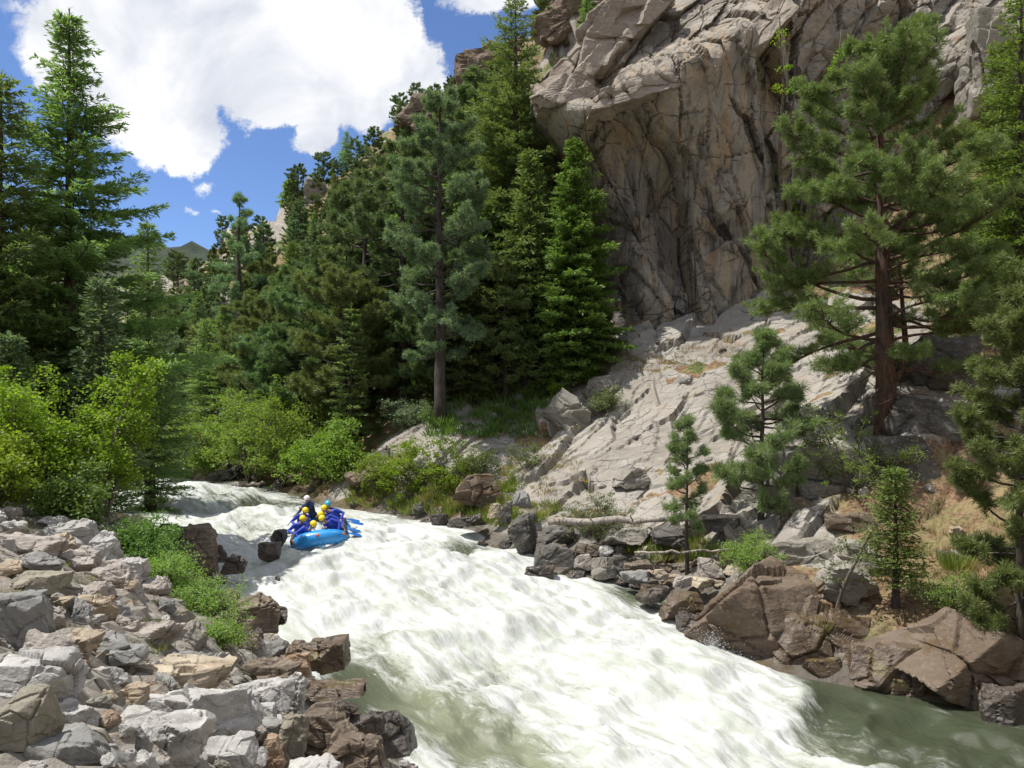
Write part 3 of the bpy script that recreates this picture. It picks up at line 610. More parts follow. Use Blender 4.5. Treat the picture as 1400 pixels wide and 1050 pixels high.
rs = np.random.RandomState(9); SV = []; SF = []; b0 = 0
tet = np.array([(0, 0, 1), (.94, 0, -.33), (-.47, .82, -.33), (-.47, -.82, -.33)]); tf = np.array([(0, 1, 2), (0, 2, 3), (0, 3, 1), (1, 3, 2)])
for (px, py, r, hgt, cnt) in [(695, 775, .5, .35, 500), (590, 765, .9, .3, 500), (975, 905, .6, .45, 700), (350, 860, .6, .3, 350), (385, 770, .8, .35, 500), (455, 768, .9, .35, 700), (330, 790, .7, .3, 350), (520, 760, .9, .25, 400), (640, 790, 1.0, .3, 500), (740, 840, 1.1, .3, 500), (850, 900, 1.2, .35, 600), (480, 900, .5, .2, 200), (190, 660, 1.5, .3, 300), (560, 1035, .5, .2, 300), (372, 768, .5, .4, 300), (390, 752, .5, .4, 300), (280, 785, .5, .3, 250), (1000, 930, .6, .3, 300), (750, 780, .4, .3, 250)]:
    x, y, z = onwater(px, py); a = rs.rand(cnt) * 6.28; q_ = r * np.abs(rs.normal(size=cnt)) * .55; X_ = x + np.cos(a) * q_; Y_ = y + np.sin(a) * q_
    for i in range(cnt):
        s0 = rs.uniform(.004, .013); zz = wz_at(X_[i], Y_[i]) + abs(rs.normal()) * hgt * .45
        SV.append(tet * s0 * rs.uniform(.6, 1.4, 3) + (X_[i], Y_[i], zz)); SF.append(tf + b0); b0 += 4
m, n, p, o = newmat('spray_drops'); p.inputs['Base Color'].default_value = (.62, .64, .63, 1); p.inputs['Roughness'].default_value = .3
so_ = obj('spray', mesh('spray', np.concatenate(SV), np.concatenate(SF)), m); so_['kind'] = 'stuff'; so_['label'] = 'white spray thrown up by the rapids'
# ------------------------------------------------------------------ boulders
M['cliffrock'] = rockmat('cliff_slab_rock', (.22, .18, .145), (.29, .25, .205), (.38, .34, .28), fol=5, rot=(.3, .75, .2), scale=.5, folc=.5)
def ico(sub):
    bm = bmesh.new(); bmesh.ops.create_icosphere(bm, subdivisions=sub, radius=1)
    V = np.array([v.co[:] for v in bm.verts]); F = np.array([[v.index for v in f.verts] for f in bm.faces]); bm.free(); return V, F
ICO = {k: ico(k) for k in (3, 4, 5, 6)}
def rock_mesh(seed, dims=(1, 1, 1), sub=5, planes=13, rough=.024, tilt=0, lay=.03, boxy=0, ry=0):
    rs = np.random.RandomState(seed); V, F = ICO[sub]; V = V / np.linalg.norm(V, axis=1)[:, None]
    N = rs.normal(size=(planes, 3)); N /= np.linalg.norm(N, axis=1)[:, None]
    N = np.concatenate([N, [[0, 0, 1], [0, 0, -1]], rs.normal(size=(2, 3)) * .15 + [[1, 0, .1], [-1, 0, .2]], rs.normal(size=(2, 3)) * .15 + [[0, -1, .1], [0, 1, .1]]]); N /= np.linalg.norm(N, axis=1)[:, None]
    d = np.concatenate([rs.uniform(.55, .92, planes), rs.uniform(.72, .9, 6)])
    if boxy: d[:planes] = rs.uniform(.80, .98, planes); d[planes:] = rs.uniform(.60, .68, 6)
    c = V @ N.T; r = np.where(c > .05, d[None] / np.maximum(c, .05), 9.)
    k = 85.; rr = -np.log(np.exp(-k * np.minimum(r, 3)).sum(1)) / k
    P = V * rr[:, None] * 1.12
    D = np.array(dims) / 2.0; P = P * D
    sc = 1 / max(.25, min(dims)) ; P3 = P + seed * 3.7
    nrm = V / D; nrm /= np.linalg.norm(nrm, axis=1)[:, None]
    mx = (dims[0] * dims[1] * dims[2]) ** (1 / 3)
    e = Euler((rs.uniform(-.6, .6), rs.uniform(-.6, .6) , 0)); Rm = np.array(e.to_matrix()); L = P3 @ Rm.T
    f1, e1 = facet(P3 * (1.5 / mx), seed + 1, 1.0); f2, e2 = facet(L * np.array([2.0, 2.0, 6.0]) / mx, seed + 3, .8)
    h = f1 * .065 * mx + f2 * lay * mx * 1.5 - .035 * mx * (1 - sstep(e1, 0, .07)) + fbm(P3 * (2.2 / mx), seed + 2, 6, .55) * rough * mx
    P = P + nrm * h[:, None]
    P -= (P.max(0) + P.min(0)) / 2; P *= np.array(dims) / (P.max(0) - P.min(0))
    if tilt or ry: P = P @ np.array(Euler((ry, tilt, 0)).to_matrix()).T
    return mesh('boulder', P, F, smooth=False)
def place(x0, y0, x1, y1, where='g'):
    cx, cy = (x0 + x1) / 2, (y0 + y1) / 2
    if where == 'w': b = onwater(cx, y1 - .15 * (y1 - y0)); Y = b[1]
    else: b = ray(cx, y1 - .25 * (y1 - y0)); Y = b[1]
    wd = (x1 - x0) / FPX * Y; hp = (y1 - y0) / FPX * Y
    return Y, wd, hp, cx, cy
label_dbg = False
def boulder(x0, y0, x1, y1, kind, label, seed, where='g', tilt=0, dep=.85, sub=5, hk=1.12, cat='boulder', group=None, rough=.024, planes=10, Yf=None, name='boulder', lay=.03, rz=None, boxy=0, ry=0):
    Y, wd, hp, cx, cy = place(x0, y0, x1, y1, where)
    if Yf and label_dbg: print('DBG', round(Yf, 1), round(Y, 1), label[:50])
    if Yf: k = Yf / Y; Y, wd, hp = Yf, wd * k, hp * k
    dd = dep * wd
    dz = hp * hk - dd * .12 if cy > HY + 60 else hp * hk
    dz = max(dz, hp * .6)
    me = rock_mesh(seed, (wd * 1.06, dd, dz), sub, planes, rough, tilt, lay, boxy, ry)
    Yc = Y + dd * .22
    x, y, z = W3(cx, cy, Yc)
    o = obj(name, me, M[kind], loc=(x, y, z)); o.rotation_euler = (0, 0, 0 if rz is None else rz)
    return tag(o, label, cat, group)
def zl(a, b, c, d): return (a / 2.8, 680 + b / 2.8, c / 2.8, 680 + d / 2.8)
FG = [
 ((0, 720, 198, 955), 'olive', 'smooth olive grey boulder cut off by the left frame edge, in the bottom left corner', dict(sub=6, dep=1.0, Yf=5.0, rough=.02)),
 ((-30, 575, 300, 830), 'lilac', 'big pale grey granite slab with a pinkish rim, above the smooth olive boulder', dict(sub=6, dep=.9, Yf=6.1)),
 ((90, 880, 455, 1100), 'grey', 'smooth blue grey boulder at the bottom frame edge, left of the streaked white topped one', dict(sub=6, Yf=5.0, rough=.03)),
 ((180, 775, 362, 930), 'lilac', 'crumbling pale rock wedged between the olive boulder and the big pale topped boulder', dict(Yf=6.0, rough=.09)),
 ((345, 790, 805, 1075), 'lilac', 'big boulder with a streaked white top and brown shaded side near the bottom', dict(sub=6, dep=.8, Yf=6.4)),
 ((475, 705, 975, 950), 'lilac', 'long pale grey boulder with a sharp ridge, behind the streaked one', dict(sub=6, dep=.7, Yf=7.7, planes=9)),
 ((465, 600, 880, 775), 'tan', 'sloping tan slab with fine grey foliation lines, above the long pale ridge boulder', dict(sub=6, dep=.8, Yf=9.0, lay=.05)),
 ((615, 588, 825, 690), 'grey', 'flat topped blue grey block lying on the tan foliated slab', dict(dep=.8, Yf=9.7, rough=.025)),
 ((435, 708, 575, 810), 'tan', 'small brown sided stone against the left end of the long pale ridge boulder', dict(Yf=7.6)),
 ((315, 645, 478, 770), 'lilac', 'grey crumbly rock with dark holes left of the tan foliated slab', dict(Yf=7.6, rough=.09)),
 ((0, 365, 195, 612), 'grey', 'tall dark blue grey boulder with a pale left shoulder, at the left frame edge', dict(sub=6, Yf=7.6, dep=.8, planes=8, rough=.025)),
 ((172, 505, 380, 635), 'orange', 'rusty orange layered block right of the tall dark boulder', dict(Yf=8.2, lay=.07)),
 ((365, 565, 555, 640), 'grey', 'thin flat grey slab right of the rusty orange block', dict(Yf=8.8)),
 ((152, 412, 248, 520), 'pink', 'small pinkish grey block standing behind the rusty orange block', dict(Yf=8.9)),
 ((35, 278, 255, 385), 'olive', 'wide block with a flat grey brown front face, above the tall dark boulder', dict(Yf=9.6, planes=8, rough=.03)),
 ((78, 200, 255, 300), 'grey', 'rugged grey rock directly above the wide flat faced block', dict(Yf=10.6, rough=.08)),
 ((15, 136, 225, 225), 'pink', 'long purplish slab lying across the upper left of the pile', dict(Yf=12.2, tilt=.12)),
 ((-5, 236, 100, 305), 'tan', 'rounded tan stone at the left frame edge', dict(Yf=10.5)),
 ((155, 82, 365, 210), 'lilac', 'light grey outcrop at the top of the pile, closest to the alder', dict(Yf=15.5, rough=.07)),
 ((318, 128, 465, 310), 'lilac', 'long grey lichened outcrop running down the upper rim beside the dark shrub', dict(Yf=14.5, rough=.08)),
 ((450, 232, 565, 350), 'lilac', 'rough grey knob at the right end of the rim, beside the dark shrub', dict(Yf=13.5, rough=.09)),
 ((228, 186, 382, 300), 'pink', 'whitish pink slab in the middle of the upper pile', dict(Yf=12.6)),
 ((350, 255, 545, 445), 'pink', 'pale pinkish slab sloping down below the rough grey knob', dict(Yf=12.2, rough=.07)),
 ((262, 368, 425, 488), 'tan', 'tan wedge shaped stone left of the pale pinkish slab foot', dict(Yf=10.6, planes=8)),
 ((238, 440, 385, 525), 'pink', 'pinkish layered stone just behind the thin flat slab', dict(Yf=9.8, lay=.07)),
 ((415, 455, 695, 610), 'pink', 'stepped pale ledges left of the lime green bush', dict(Yf=10.8, lay=.08, rough=.07)),
 ((-5, 158, 62, 245), 'lilac', 'pale upright stone at the left frame edge, upper part of the pile', dict(Yf=12)),
 ((0, 33, 78, 75), 'pink', 'flat pink stone lying at the foot of the alder, far left', dict(Yf=15.5)),
 ((865, 692, 1115, 810), 'lilac', 'pale wedge with a broad smooth top, left of the pointed upright stone', dict(sub=5, Yf=10.2, planes=8)),
 ((1080, 672, 1172, 845), 'lilac', 'pointed pale triangular stone standing upright near the river edge', dict(Yf=10.8, planes=7, dep=.6)),
 ((1130, 795, 1375, 1015), 'brown', 'large dark brown banded boulder with a tan upper edge beside the river', dict(sub=6, Yf=9.6, planes=8, lay=.05)),
 ((1235, 892, 1480, 1075), 'brown', 'brown boulder with pale golden edges at the bottom frame edge beside the water', dict(sub=6, Yf=8.6, planes=8, lay=.05)),
 ((782, 915, 1005, 1075), 'lilac', 'white topped block at the bottom frame edge, right of the round white topped boulder', dict(sub=6, Yf=7.2)),
 ((878, 846, 1015, 945), 'pink', 'pinkish white block right of the long pale ridge boulder end', dict(Yf=8.3)),
 ((975, 785, 1065, 855), 'lilac', 'small pale grey block beneath the pale smooth wedge', dict(Yf=9.0)),
 ((945, 845, 1095, 955), 'grey', 'grey cracked stone beside the large banded brown boulder', dict(Yf=8.5)),
 ((1005, 915, 1095, 1050), 'orange', 'golden brown stone right of the white topped block at the bottom', dict(Yf=7.7)),
 ((1060, 826, 1185, 1050), 'olive', 'shaded grey leaning slab tucked against the large banded brown boulder', dict(Yf=8.4, planes=8, dep=.7)),
 ((1085, 1000, 1305, 1090), 'lilac', 'pale flat stone at the bottom frame edge below the large banded brown boulder', dict(Yf=7.5)),
 ((935, 615, 1135, 718), 'brown', 'flat brown layered slab between the lime bush and the pointed stone', dict(Yf=12.2, lay=.06)),
 ((1078, 590, 1190, 688), 'orange', 'square brown block behind the pointed pale stone', dict(Yf=13.4)),
 ((1155, 536, 1330, 668), 'wetbrown', 'round dark brown wet boulder with a pale crease, at the edge of the calm pool', dict(Yf=14.3, planes=8)),
 ((1090, 545, 1195, 618), 'wetbrown', 'small reddish brown stone touching the round dark wet boulder', dict(Yf=14.9)),
 ((878, 528, 1005, 608), 'brown', 'dark brown stone at the right edge of the lime green bush', dict(Yf=14.6)),
 ((898, 362, 1080, 520), 'brown', 'large brown boulder with a pale peaked top standing in the foam beside the lime bush', dict(Yf=17.5, planes=9, sub=5)),
 ((785, 358, 920, 436), 'brown', 'low brown boulder just behind the lime green bush', dict(Yf=18.6)),
 ((1048, 418, 1102, 485), 'wet', 'small dark wet stone at the right foot of the peaked brown boulder', dict(Yf=18)),
 ((920, 505, 1010, 560), 'wet', 'dark wet stone below the peaked brown boulder', dict(Yf=16)),
 ((1165, 680, 1400, 790), 'wetbrown', 'low brown shelf rock half under water beside the pointed pale stone', dict(Yf=12.4, hk=.7)),
 ((1275, 778, 1375, 845), 'wet', 'small dark wet stone above the large banded brown boulder', dict(Yf=11.2)),
 ((1340, 818, 1470, 900), 'wet', 'low dark wet ledge beside the mossy black rock', dict(Yf=11.2)),
 ((1360, 805, 1590, 978), 'wet', 'black wet rock with an olive mossy front in the shallow water by the bottom', dict(Yf=11.6, sub=5, planes=8)),
 ((692, 108, 832, 312), 'brown', 'tall brown upright boulder in the stream beside the dark shrub', dict(Yf=21.5, sub=5, planes=8)),
 ((668, 106, 805, 205), 'wet', 'wet black boulder with foam running over it, behind the tall brown upright boulder', dict(Yf=22.5)),
 ((858, 216, 944, 292), 'wet', 'black pointed rock in the foam, right of the tall brown upright boulder', dict(Yf=22, planes=8)),
 ((818, 182, 872, 248), 'wet', 'dark rock hugging the right side of the tall brown upright boulder', dict(Yf=23)),
 ((992, 172, 1070, 258), 'wet', 'wet dark boulder streaked with foam, the lower of two beside the raft', dict(Yf=24.5)),
 ((1040, 112, 1098, 188), 'wet', 'wet dark leaning boulder, the upper of two beside the raft', dict(Yf=26.3, tilt=.6)),
 ((1054, 300, 1074, 320), 'wet', 'tiny black rock tip poking from the foam below the raft', dict(Yf=21.5, sub=4)),
 ((808, 293, 868, 338), 'wet', 'low wet black rock at the foot of the tall brown upright boulder', dict(Yf=20.5)),
 ((730, 285, 800, 370), 'brown', 'brown rock slope below the tall brown upright boulder', dict(Yf=19.5)),
 ((600, 95, 690, 140), 'wet', 'flat dark rock just above the dark shrub at the water', dict(Yf=24)),
]
for i, (b, kind, lab, kw) in enumerate(FG):
    boulder(*zl(*b), kind, lab, 100 + i, **kw)
def z2(a, b, c, d): return (600 + a / 3.5, 620 + b / 3.5, 600 + c / 3.5, 620 + d / 3.5)
def z3(a, b, c, d): return (900 + a / 2.8, 680 + b / 2.8, 900 + c / 2.8, 680 + d / 2.8)
def z8(a, b, c, d): return (900 + a / 2.8, 350 + b / 2.8, 900 + c / 2.8, 350 + d / 2.8)
RB = [
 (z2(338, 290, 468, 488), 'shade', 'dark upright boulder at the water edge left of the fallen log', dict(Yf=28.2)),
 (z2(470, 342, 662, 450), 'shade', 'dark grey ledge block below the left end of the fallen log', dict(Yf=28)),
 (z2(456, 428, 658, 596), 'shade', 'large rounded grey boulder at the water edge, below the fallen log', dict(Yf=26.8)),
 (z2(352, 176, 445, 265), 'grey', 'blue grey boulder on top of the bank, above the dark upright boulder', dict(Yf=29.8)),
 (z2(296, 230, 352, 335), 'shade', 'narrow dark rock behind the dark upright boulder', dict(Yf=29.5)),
 (z2(232, 238, 302, 312), 'tan', 'tan block beside the green bank grass', dict(Yf=30.5)),
 (z2(645, 480, 735, 575), 'pink', 'pinkish angular stone right of the large rounded grey boulder', dict(Yf=26.3)),
 (z2(730, 490, 848, 600), 'beige', 'beige faced block in the rubble by the water', dict(Yf=25.9)),
 (z2(652, 428, 775, 505), 'brown', 'brown flat stone on the rubble below the fallen log', dict(Yf=26.9)),
 (z2(762, 438, 835, 495), 'lilac', 'light grey streaked stone in the rubble below the fallen log', dict(Yf=26.8)),
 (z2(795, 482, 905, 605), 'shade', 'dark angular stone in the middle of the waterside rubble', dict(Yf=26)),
 (z2(886, 508, 1014, 584), 'brown', 'low brown stone right of the dark angular stone', dict(Yf=25.5)),
 (z2(872, 562, 1016, 630), 'grey', 'smooth flat grey stone at the water edge', dict(Yf=24.7)),
 (z2(998, 548, 1094, 604), 'tan', 'tan stone among the waterside rubble', dict(Yf=25)),
 (z2(1118, 578, 1224, 640), 'pink', 'reddish layered stone in the waterside rubble', dict(Yf=24)),
 (z2(1208, 588, 1314, 640), 'tan', 'flat tan stone touching the huge brown rock', dict(Yf=23.6)),
 (z2(1246, 498, 1352, 596), 'pink', 'pinkish stone stack beside the bright green shrub', dict(Yf=24.2)),
 (z2(966, 624, 1054, 676), 'wetbrown', 'dark wet stone in the shallows below the rubble', dict(Yf=23.8)),
 (z2(405, 525, 550, 612), 'wet', 'wet black rock with water breaking over it, off the large rounded boulder', dict(Yf=25.6)),
 (z2(80, 288, 225, 356), 'wet', 'low dark rock at the water edge below the bank grass', dict(Yf=30.5)),
 (z2(-40, 284, 45, 356), 'wet', 'rounded black rock at the water edge, left of the low dark rock', dict(Yf=32)),
 (z2(770, 345, 1015, 455), 'beige', 'broad beige ledge just under the fallen log', dict(Yf=27.3)),
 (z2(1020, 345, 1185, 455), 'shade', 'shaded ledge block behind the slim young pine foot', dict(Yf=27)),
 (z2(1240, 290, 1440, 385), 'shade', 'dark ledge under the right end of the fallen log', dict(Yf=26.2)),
 (z2(70, 98, 300, 265), 'bankbrown', 'smooth brown dome of rock with fine scratches above the bank grass', dict(Yf=32.5, sub=6, rough=.02, dep=.6)),
 (z2(828, 55, 1005, 175), 'beige', 'undercut block with a dark hollow in the pale slab', dict(Yf=30.5)),
 (z2(500, 480, 640, 610), 'shade', 'dark side rock under the large rounded grey boulder', dict(Yf=27.1)),
 (z3(120, 258, 610, 740), 'bankbrown', 'huge smooth brown boulder sloping into the rapids', dict(Yf=20.2, sub=6, rough=.022, planes=7, dep=.9, lay=.02, ry=.25, tilt=.15)),
 (z3(420, 440, 860, 740), 'wetbrown', 'wet brown ledge with dark cracks at the foot of the huge brown boulder', dict(Yf=19.6, sub=6, rough=.03, planes=9, dep=.6)),
 (z3(700, 540, 1080, 850), 'wetbrown', 'glistening dark wet ledge left of the tilted block', dict(Yf=18.9, sub=5, planes=9, dep=.6)),
 (z3(880, 395, 1480, 850), 'bankbrown', 'massive tilted rock block with a pale top, at the right frame edge above the water', dict(Yf=18.4, sub=6, rough=.03, planes=4, dep=.8, tilt=.42, boxy=1, rz=.35, ry=.25, hk=.95)),
 (z3(975, 585, 1140, 830), 'wet', 'dark rock filling the shaded undercut of the massive tilted block', dict(Yf=18.8)),  # dark rock put where the block's undercut face lies in shade
 ((1095, 895, 1165, 948), 'wetbrown', 'wet brown step below the yellowish grass tuft', dict(Yf=19.3)),
 ((1150, 905, 1215, 955), 'wet', 'glossy black wet rock in the middle of the wet ledges', dict(Yf=19.1)),
 ((1200, 915, 1270, 968), 'wetbrown', 'low wet brown rock at the water under the glistening ledge', dict(Yf=18.7)),
 ((1030, 890, 1105, 935), 'wet', 'dark wet foot of the huge brown boulder', dict(Yf=19.8)),
 ((900, 810, 960, 850), 'wetbrown', 'brown wet rock in the shallows left of the huge brown boulder', dict(Yf=22.6)),
 ((925, 835, 975, 878), 'wet', 'black wet rock against the left side of the huge brown boulder', dict(Yf=21.4)),
 ((870, 800, 915, 826), 'wet', 'small dark slab awash by the waterside rubble', dict(Yf=23.6)),
 ((1330, 930, 1420, 1000), 'wet', 'dark wet rock under the right end of the massive tilted block', dict(Yf=17.4)),
 (z3(405, 145, 700, 300), 'beige', 'flat topped ledge block above the huge brown boulder', dict(Yf=22.8, planes=7, dep=.6)),
 (z3(685, 160, 860, 290), 'beige', 'beige block with a lit top between the two saplings', dict(Yf=22.3)),
 (z3(600, 235, 840, 410), 'beige', 'rough grey rock at the foot of the thin sapling', dict(Yf=21.4, rough=.08)),
 (z3(630, 50, 810, 170), 'bankbrown', 'square brown block behind the small fir', dict(Yf=23.6, planes=7)),
 (z3(1190, 282, 1460, 530), 'beige', 'cracked grey slab at the right frame edge, above the massive tilted block', dict(Yf=21, sub=5, rough=.06)),
 (z3(465, -10, 720, 160), 'bankbrown', 'brown outcrop face behind the thin sapling', dict(Yf=24.6)),
 (z8(360, 700, 780, 1010), 'beige', 'big pale outcrop with a cracked top below the bright shrub', dict(Yf=26, sub=6, rough=.06)),
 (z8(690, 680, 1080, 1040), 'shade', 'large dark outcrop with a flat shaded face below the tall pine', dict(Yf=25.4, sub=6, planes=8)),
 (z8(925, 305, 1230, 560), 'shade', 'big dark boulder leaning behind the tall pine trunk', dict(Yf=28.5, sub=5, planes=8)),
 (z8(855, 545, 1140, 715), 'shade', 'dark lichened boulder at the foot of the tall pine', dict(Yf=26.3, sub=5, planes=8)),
 (z3(1110, 110, 1180, 160), 'tan', 'small tan stone on the reddish soil at the right', dict(Yf=22)),
 ((820, 398, 872, 432), 'beige', 'pale stacked rock at the foot of the cliff', dict(Yf=43)),
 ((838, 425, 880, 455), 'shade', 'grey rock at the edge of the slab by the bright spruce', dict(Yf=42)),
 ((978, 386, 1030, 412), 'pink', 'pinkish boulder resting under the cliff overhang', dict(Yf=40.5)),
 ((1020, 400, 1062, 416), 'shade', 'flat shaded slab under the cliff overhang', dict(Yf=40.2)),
 ((800, 515, 862, 558), 'beige', 'raised pale block on the slab left of the juniper', dict(Yf=37.5, planes=8)),
 ((745, 545, 812, 600), 'beige', 'long narrow block sloping across the slab', dict(Yf=36.5, tilt=.6)),
 ((262, 626, 312, 660), 'tan', 'large tan boulder at the far bend of the river', dict(Yf=46)),
 ((287, 640, 318, 660), 'shade', 'rounded grey boulder right of the tan boulder at the far bend', dict(Yf=45)),
 ((215, 612, 262, 640), 'beige', 'pale sunlit bank rock at the far bend behind the tan boulder', dict(Yf=56)),
 ((470, 640, 520, 668), 'bankbrown', 'brown rock slope above the rafters on the far bank', dict(Yf=36)),
 ((425, 385, 500, 425), 'beige', 'pale sloping crag in a gap of the forest', dict(Yf=76, name='crag')),
 ((405, 250, 470, 300), 'beige', 'pale craggy outcrop on the ridge skyline', dict(Yf=104, rough=.1, name='crag')),
 ((400, 300, 490, 372), 'beige', 'dark cleft crag below the ridge outcrop', dict(Yf=100, rough=.1, name='crag')),
 ((545, 130, 640, 190), 'bankbrown', 'ridge crag under the cloud edge', dict(Yf=96, rough=.1, name='crag', tilt=-.5)),
 ((625, 60, 745, 150), 'bankbrown', 'high ridge crag left of the tall fir top', dict(Yf=90, rough=.1, name='crag', tilt=-.5)),
 ((725, 5, 830, 70), 'bankbrown', 'topmost crag between the tall fir and the cliff', dict(Yf=80, rough=.1, name='crag', tilt=-.4)),
]
for i, (b, kind, lab, kw) in enumerate(RB): boulder(*b, kind, lab, 300 + i, **kw)

import re
COL = {'lilac': 'pale grey', 'pink': 'pinkish', 'tan': 'tan', 'grey': 'dark grey', 'orange': 'rusty', 'brown': 'brown', 'wetbrown': 'wet brown', 'wet': 'wet black', 'beige': 'beige', 'shade': 'mottled grey'}
def short(l):
    w_ = re.split(r',| cut off| below | above ', l)[0].split()[:8]
    while w_[-1] in ('a', 'the', 'of', 'at', 'with', 'on', 'in', 'and', 'right', 'left', 'by', 'to', 'down', 'from', 'its', 'just', 'against', 'standing', 'between', 'behind', 'beside', 'shaded'): w_.pop()
    return ' '.join(w_)
BIG = [(o_.location.copy(), short(o_['label'])) for o_ in SC.objects if o_.name.split('.')[0] in ('boulder', 'crag')]
def near_label(x, y, z, kind, what, s):
    for b in sorted(BIG, key=lambda q_: (q_[0] - Vector((x, y, z))).length)[:6]:
        q_ = b[0]; dx = (x / y - q_.x / q_.y) * FPX; dy = -((z - CAMZ) / y - (q_.z - CAMZ) / q_.y) * FPX
        rel = ('left of' if dx < 0 else 'right of') if abs(dx) > abs(dy) else ('above' if dy < 0 else 'below')
        l = '%s %s %s %s the %s' % ('tiny' if s < .018 * y else 'small' if s < .035 * y else 'medium', COL[kind], what, rel, b[1])
        if l not in SEEN: break
    SEEN.add(l); return l
SEEN = set()
for (cx_p, cy_p, Yc, L_, dp, th_, ang, kd, lab) in [(822, 62, 41.6, 9.6, 3.6, 2.9, 44, 'crag', 'long rounded slab leaning up the left shoulder of the cliff'), (775, 128, 40.9, 4.0, 3.0, 1.9, 12, 'crag', 'blunt rock nose at the left end of the leaning slab'),
                                                 (872, 128, 38.6, 5.5, 2.2, 1.3, 18, 'crag', 'flat ledge rock on the lip of the overhang'), (1045, 40, 39.3, 4.4, 2.6, 1.6, 52, 'crag', 'pointed rock at the top of the overhang lip'),(1340, 95, 42.4, 2.6, 3.0, 5.8, 4, 'crag', 'tall pale tower of rock right of the ponderosa top')]:
    me_ = rock_mesh(int(cx_p), (L_, dp, th_), 6, 5, .035, -R(ang), .04, boxy=1)
    tag(obj('crag', me_, M['beige'] if cx_p == 1340 else M['cliffrock'], loc=W3(cx_p, cy_p, Yc)), lab, 'crag')
# loose stones that fill the gaps: shared shapes, each stone its own object
rs = random.Random(4)
kinds = {}
def stone_mesh(kind, k):
    if (kind, k) not in kinds:
        me = rock_mesh(600 + k * 7 + len(kind), (1, .85, .62), 4, 11, .06, 0, .05); me.materials.append(M[kind]); kinds[(kind, k)] = me
    return kinds[(kind, k)]
def stone(x, y, s, kind, label, group, zoff=.02, name='stone'):
    label = near_label(x, y, gh(x, y), kind, label, s)
    o = obj(name, stone_mesh(kind, rs.randrange(6)), loc=(x, y, gh(x, y) + s * zoff)); o.scale = (s * rs.uniform(.85, 1.2), s * rs.uniform(.8, 1.2), s * rs.uniform(.8, 1.3))
    o.rotation_euler = (rs.uniform(-.5, .5), rs.uniform(-.5, .5), rs.uniform(0, 6.3)); return tag(o, label, 'stone', group)
n_ = 0
while n_ < 160:
    px, py = rs.uniform(-20, 560), rs.uniform(700, 1060)
    if py < 700 + max(0, (px - 130)) * .45: continue
    x, y, z = ray(px, py, 3.5)
    if z < float(wlev(x, y)) - .05 or y > 20.5: continue
    s = (rs.uniform(.014, .032) if py > 850 else rs.uniform(.020, .045)) * y if rs.random() < .88 else rs.uniform(.045, .06) * y
    kd = rs.choice(['lilac', 'pink', 'beige', 'tan', 'grey', 'lilac', 'grey', 'pink', 'orange', 'lilac']) if px < 380 else rs.choice(['brown', 'tan', 'wetbrown', 'lilac'])
    stone(x, y, s, kd, 'stone', 'small stones filling the left bank pile'); n_ += 1
n_ = 0
while n_ < 80:
    px, py = rs.choice([(rs.uniform(290, 500), rs.uniform(655, 700)), (rs.uniform(560, 760), rs.uniform(695, 760)), (rs.uniform(770, 1000), rs.uniform(750, 805)), (rs.uniform(770, 1000), rs.uniform(750, 805)), (rs.uniform(215, 330), rs.uniform(636, 662))])
    x, y, z = ray(px, py, 12); d = z - float(wlev(x, y))
    if d < -.3 or d > 1.3: continue
    s = rs.uniform(.012, .026) * y
    stone(x, y, s, 'wet' if d < .15 else rs.choice(['pink', 'tan', 'brown', 'beige', 'shade']), 'stone', 'small stones along the far waterline'); n_ += 1
n_ = 0
while n_ < 28:
    px, py = rs.uniform(680, 1400), rs.uniform(400, 800)
    x, y, z = ray(px, py, 12); 
    if z - float(wlev(x, y)) < 1: continue
    stone(x, y, rs.uniform(.008, .02) * y, rs.choice(['beige', 'beige', 'pink', 'shade']), 'loose rock', 'loose rocks on the right hillside', .1); n_ += 1
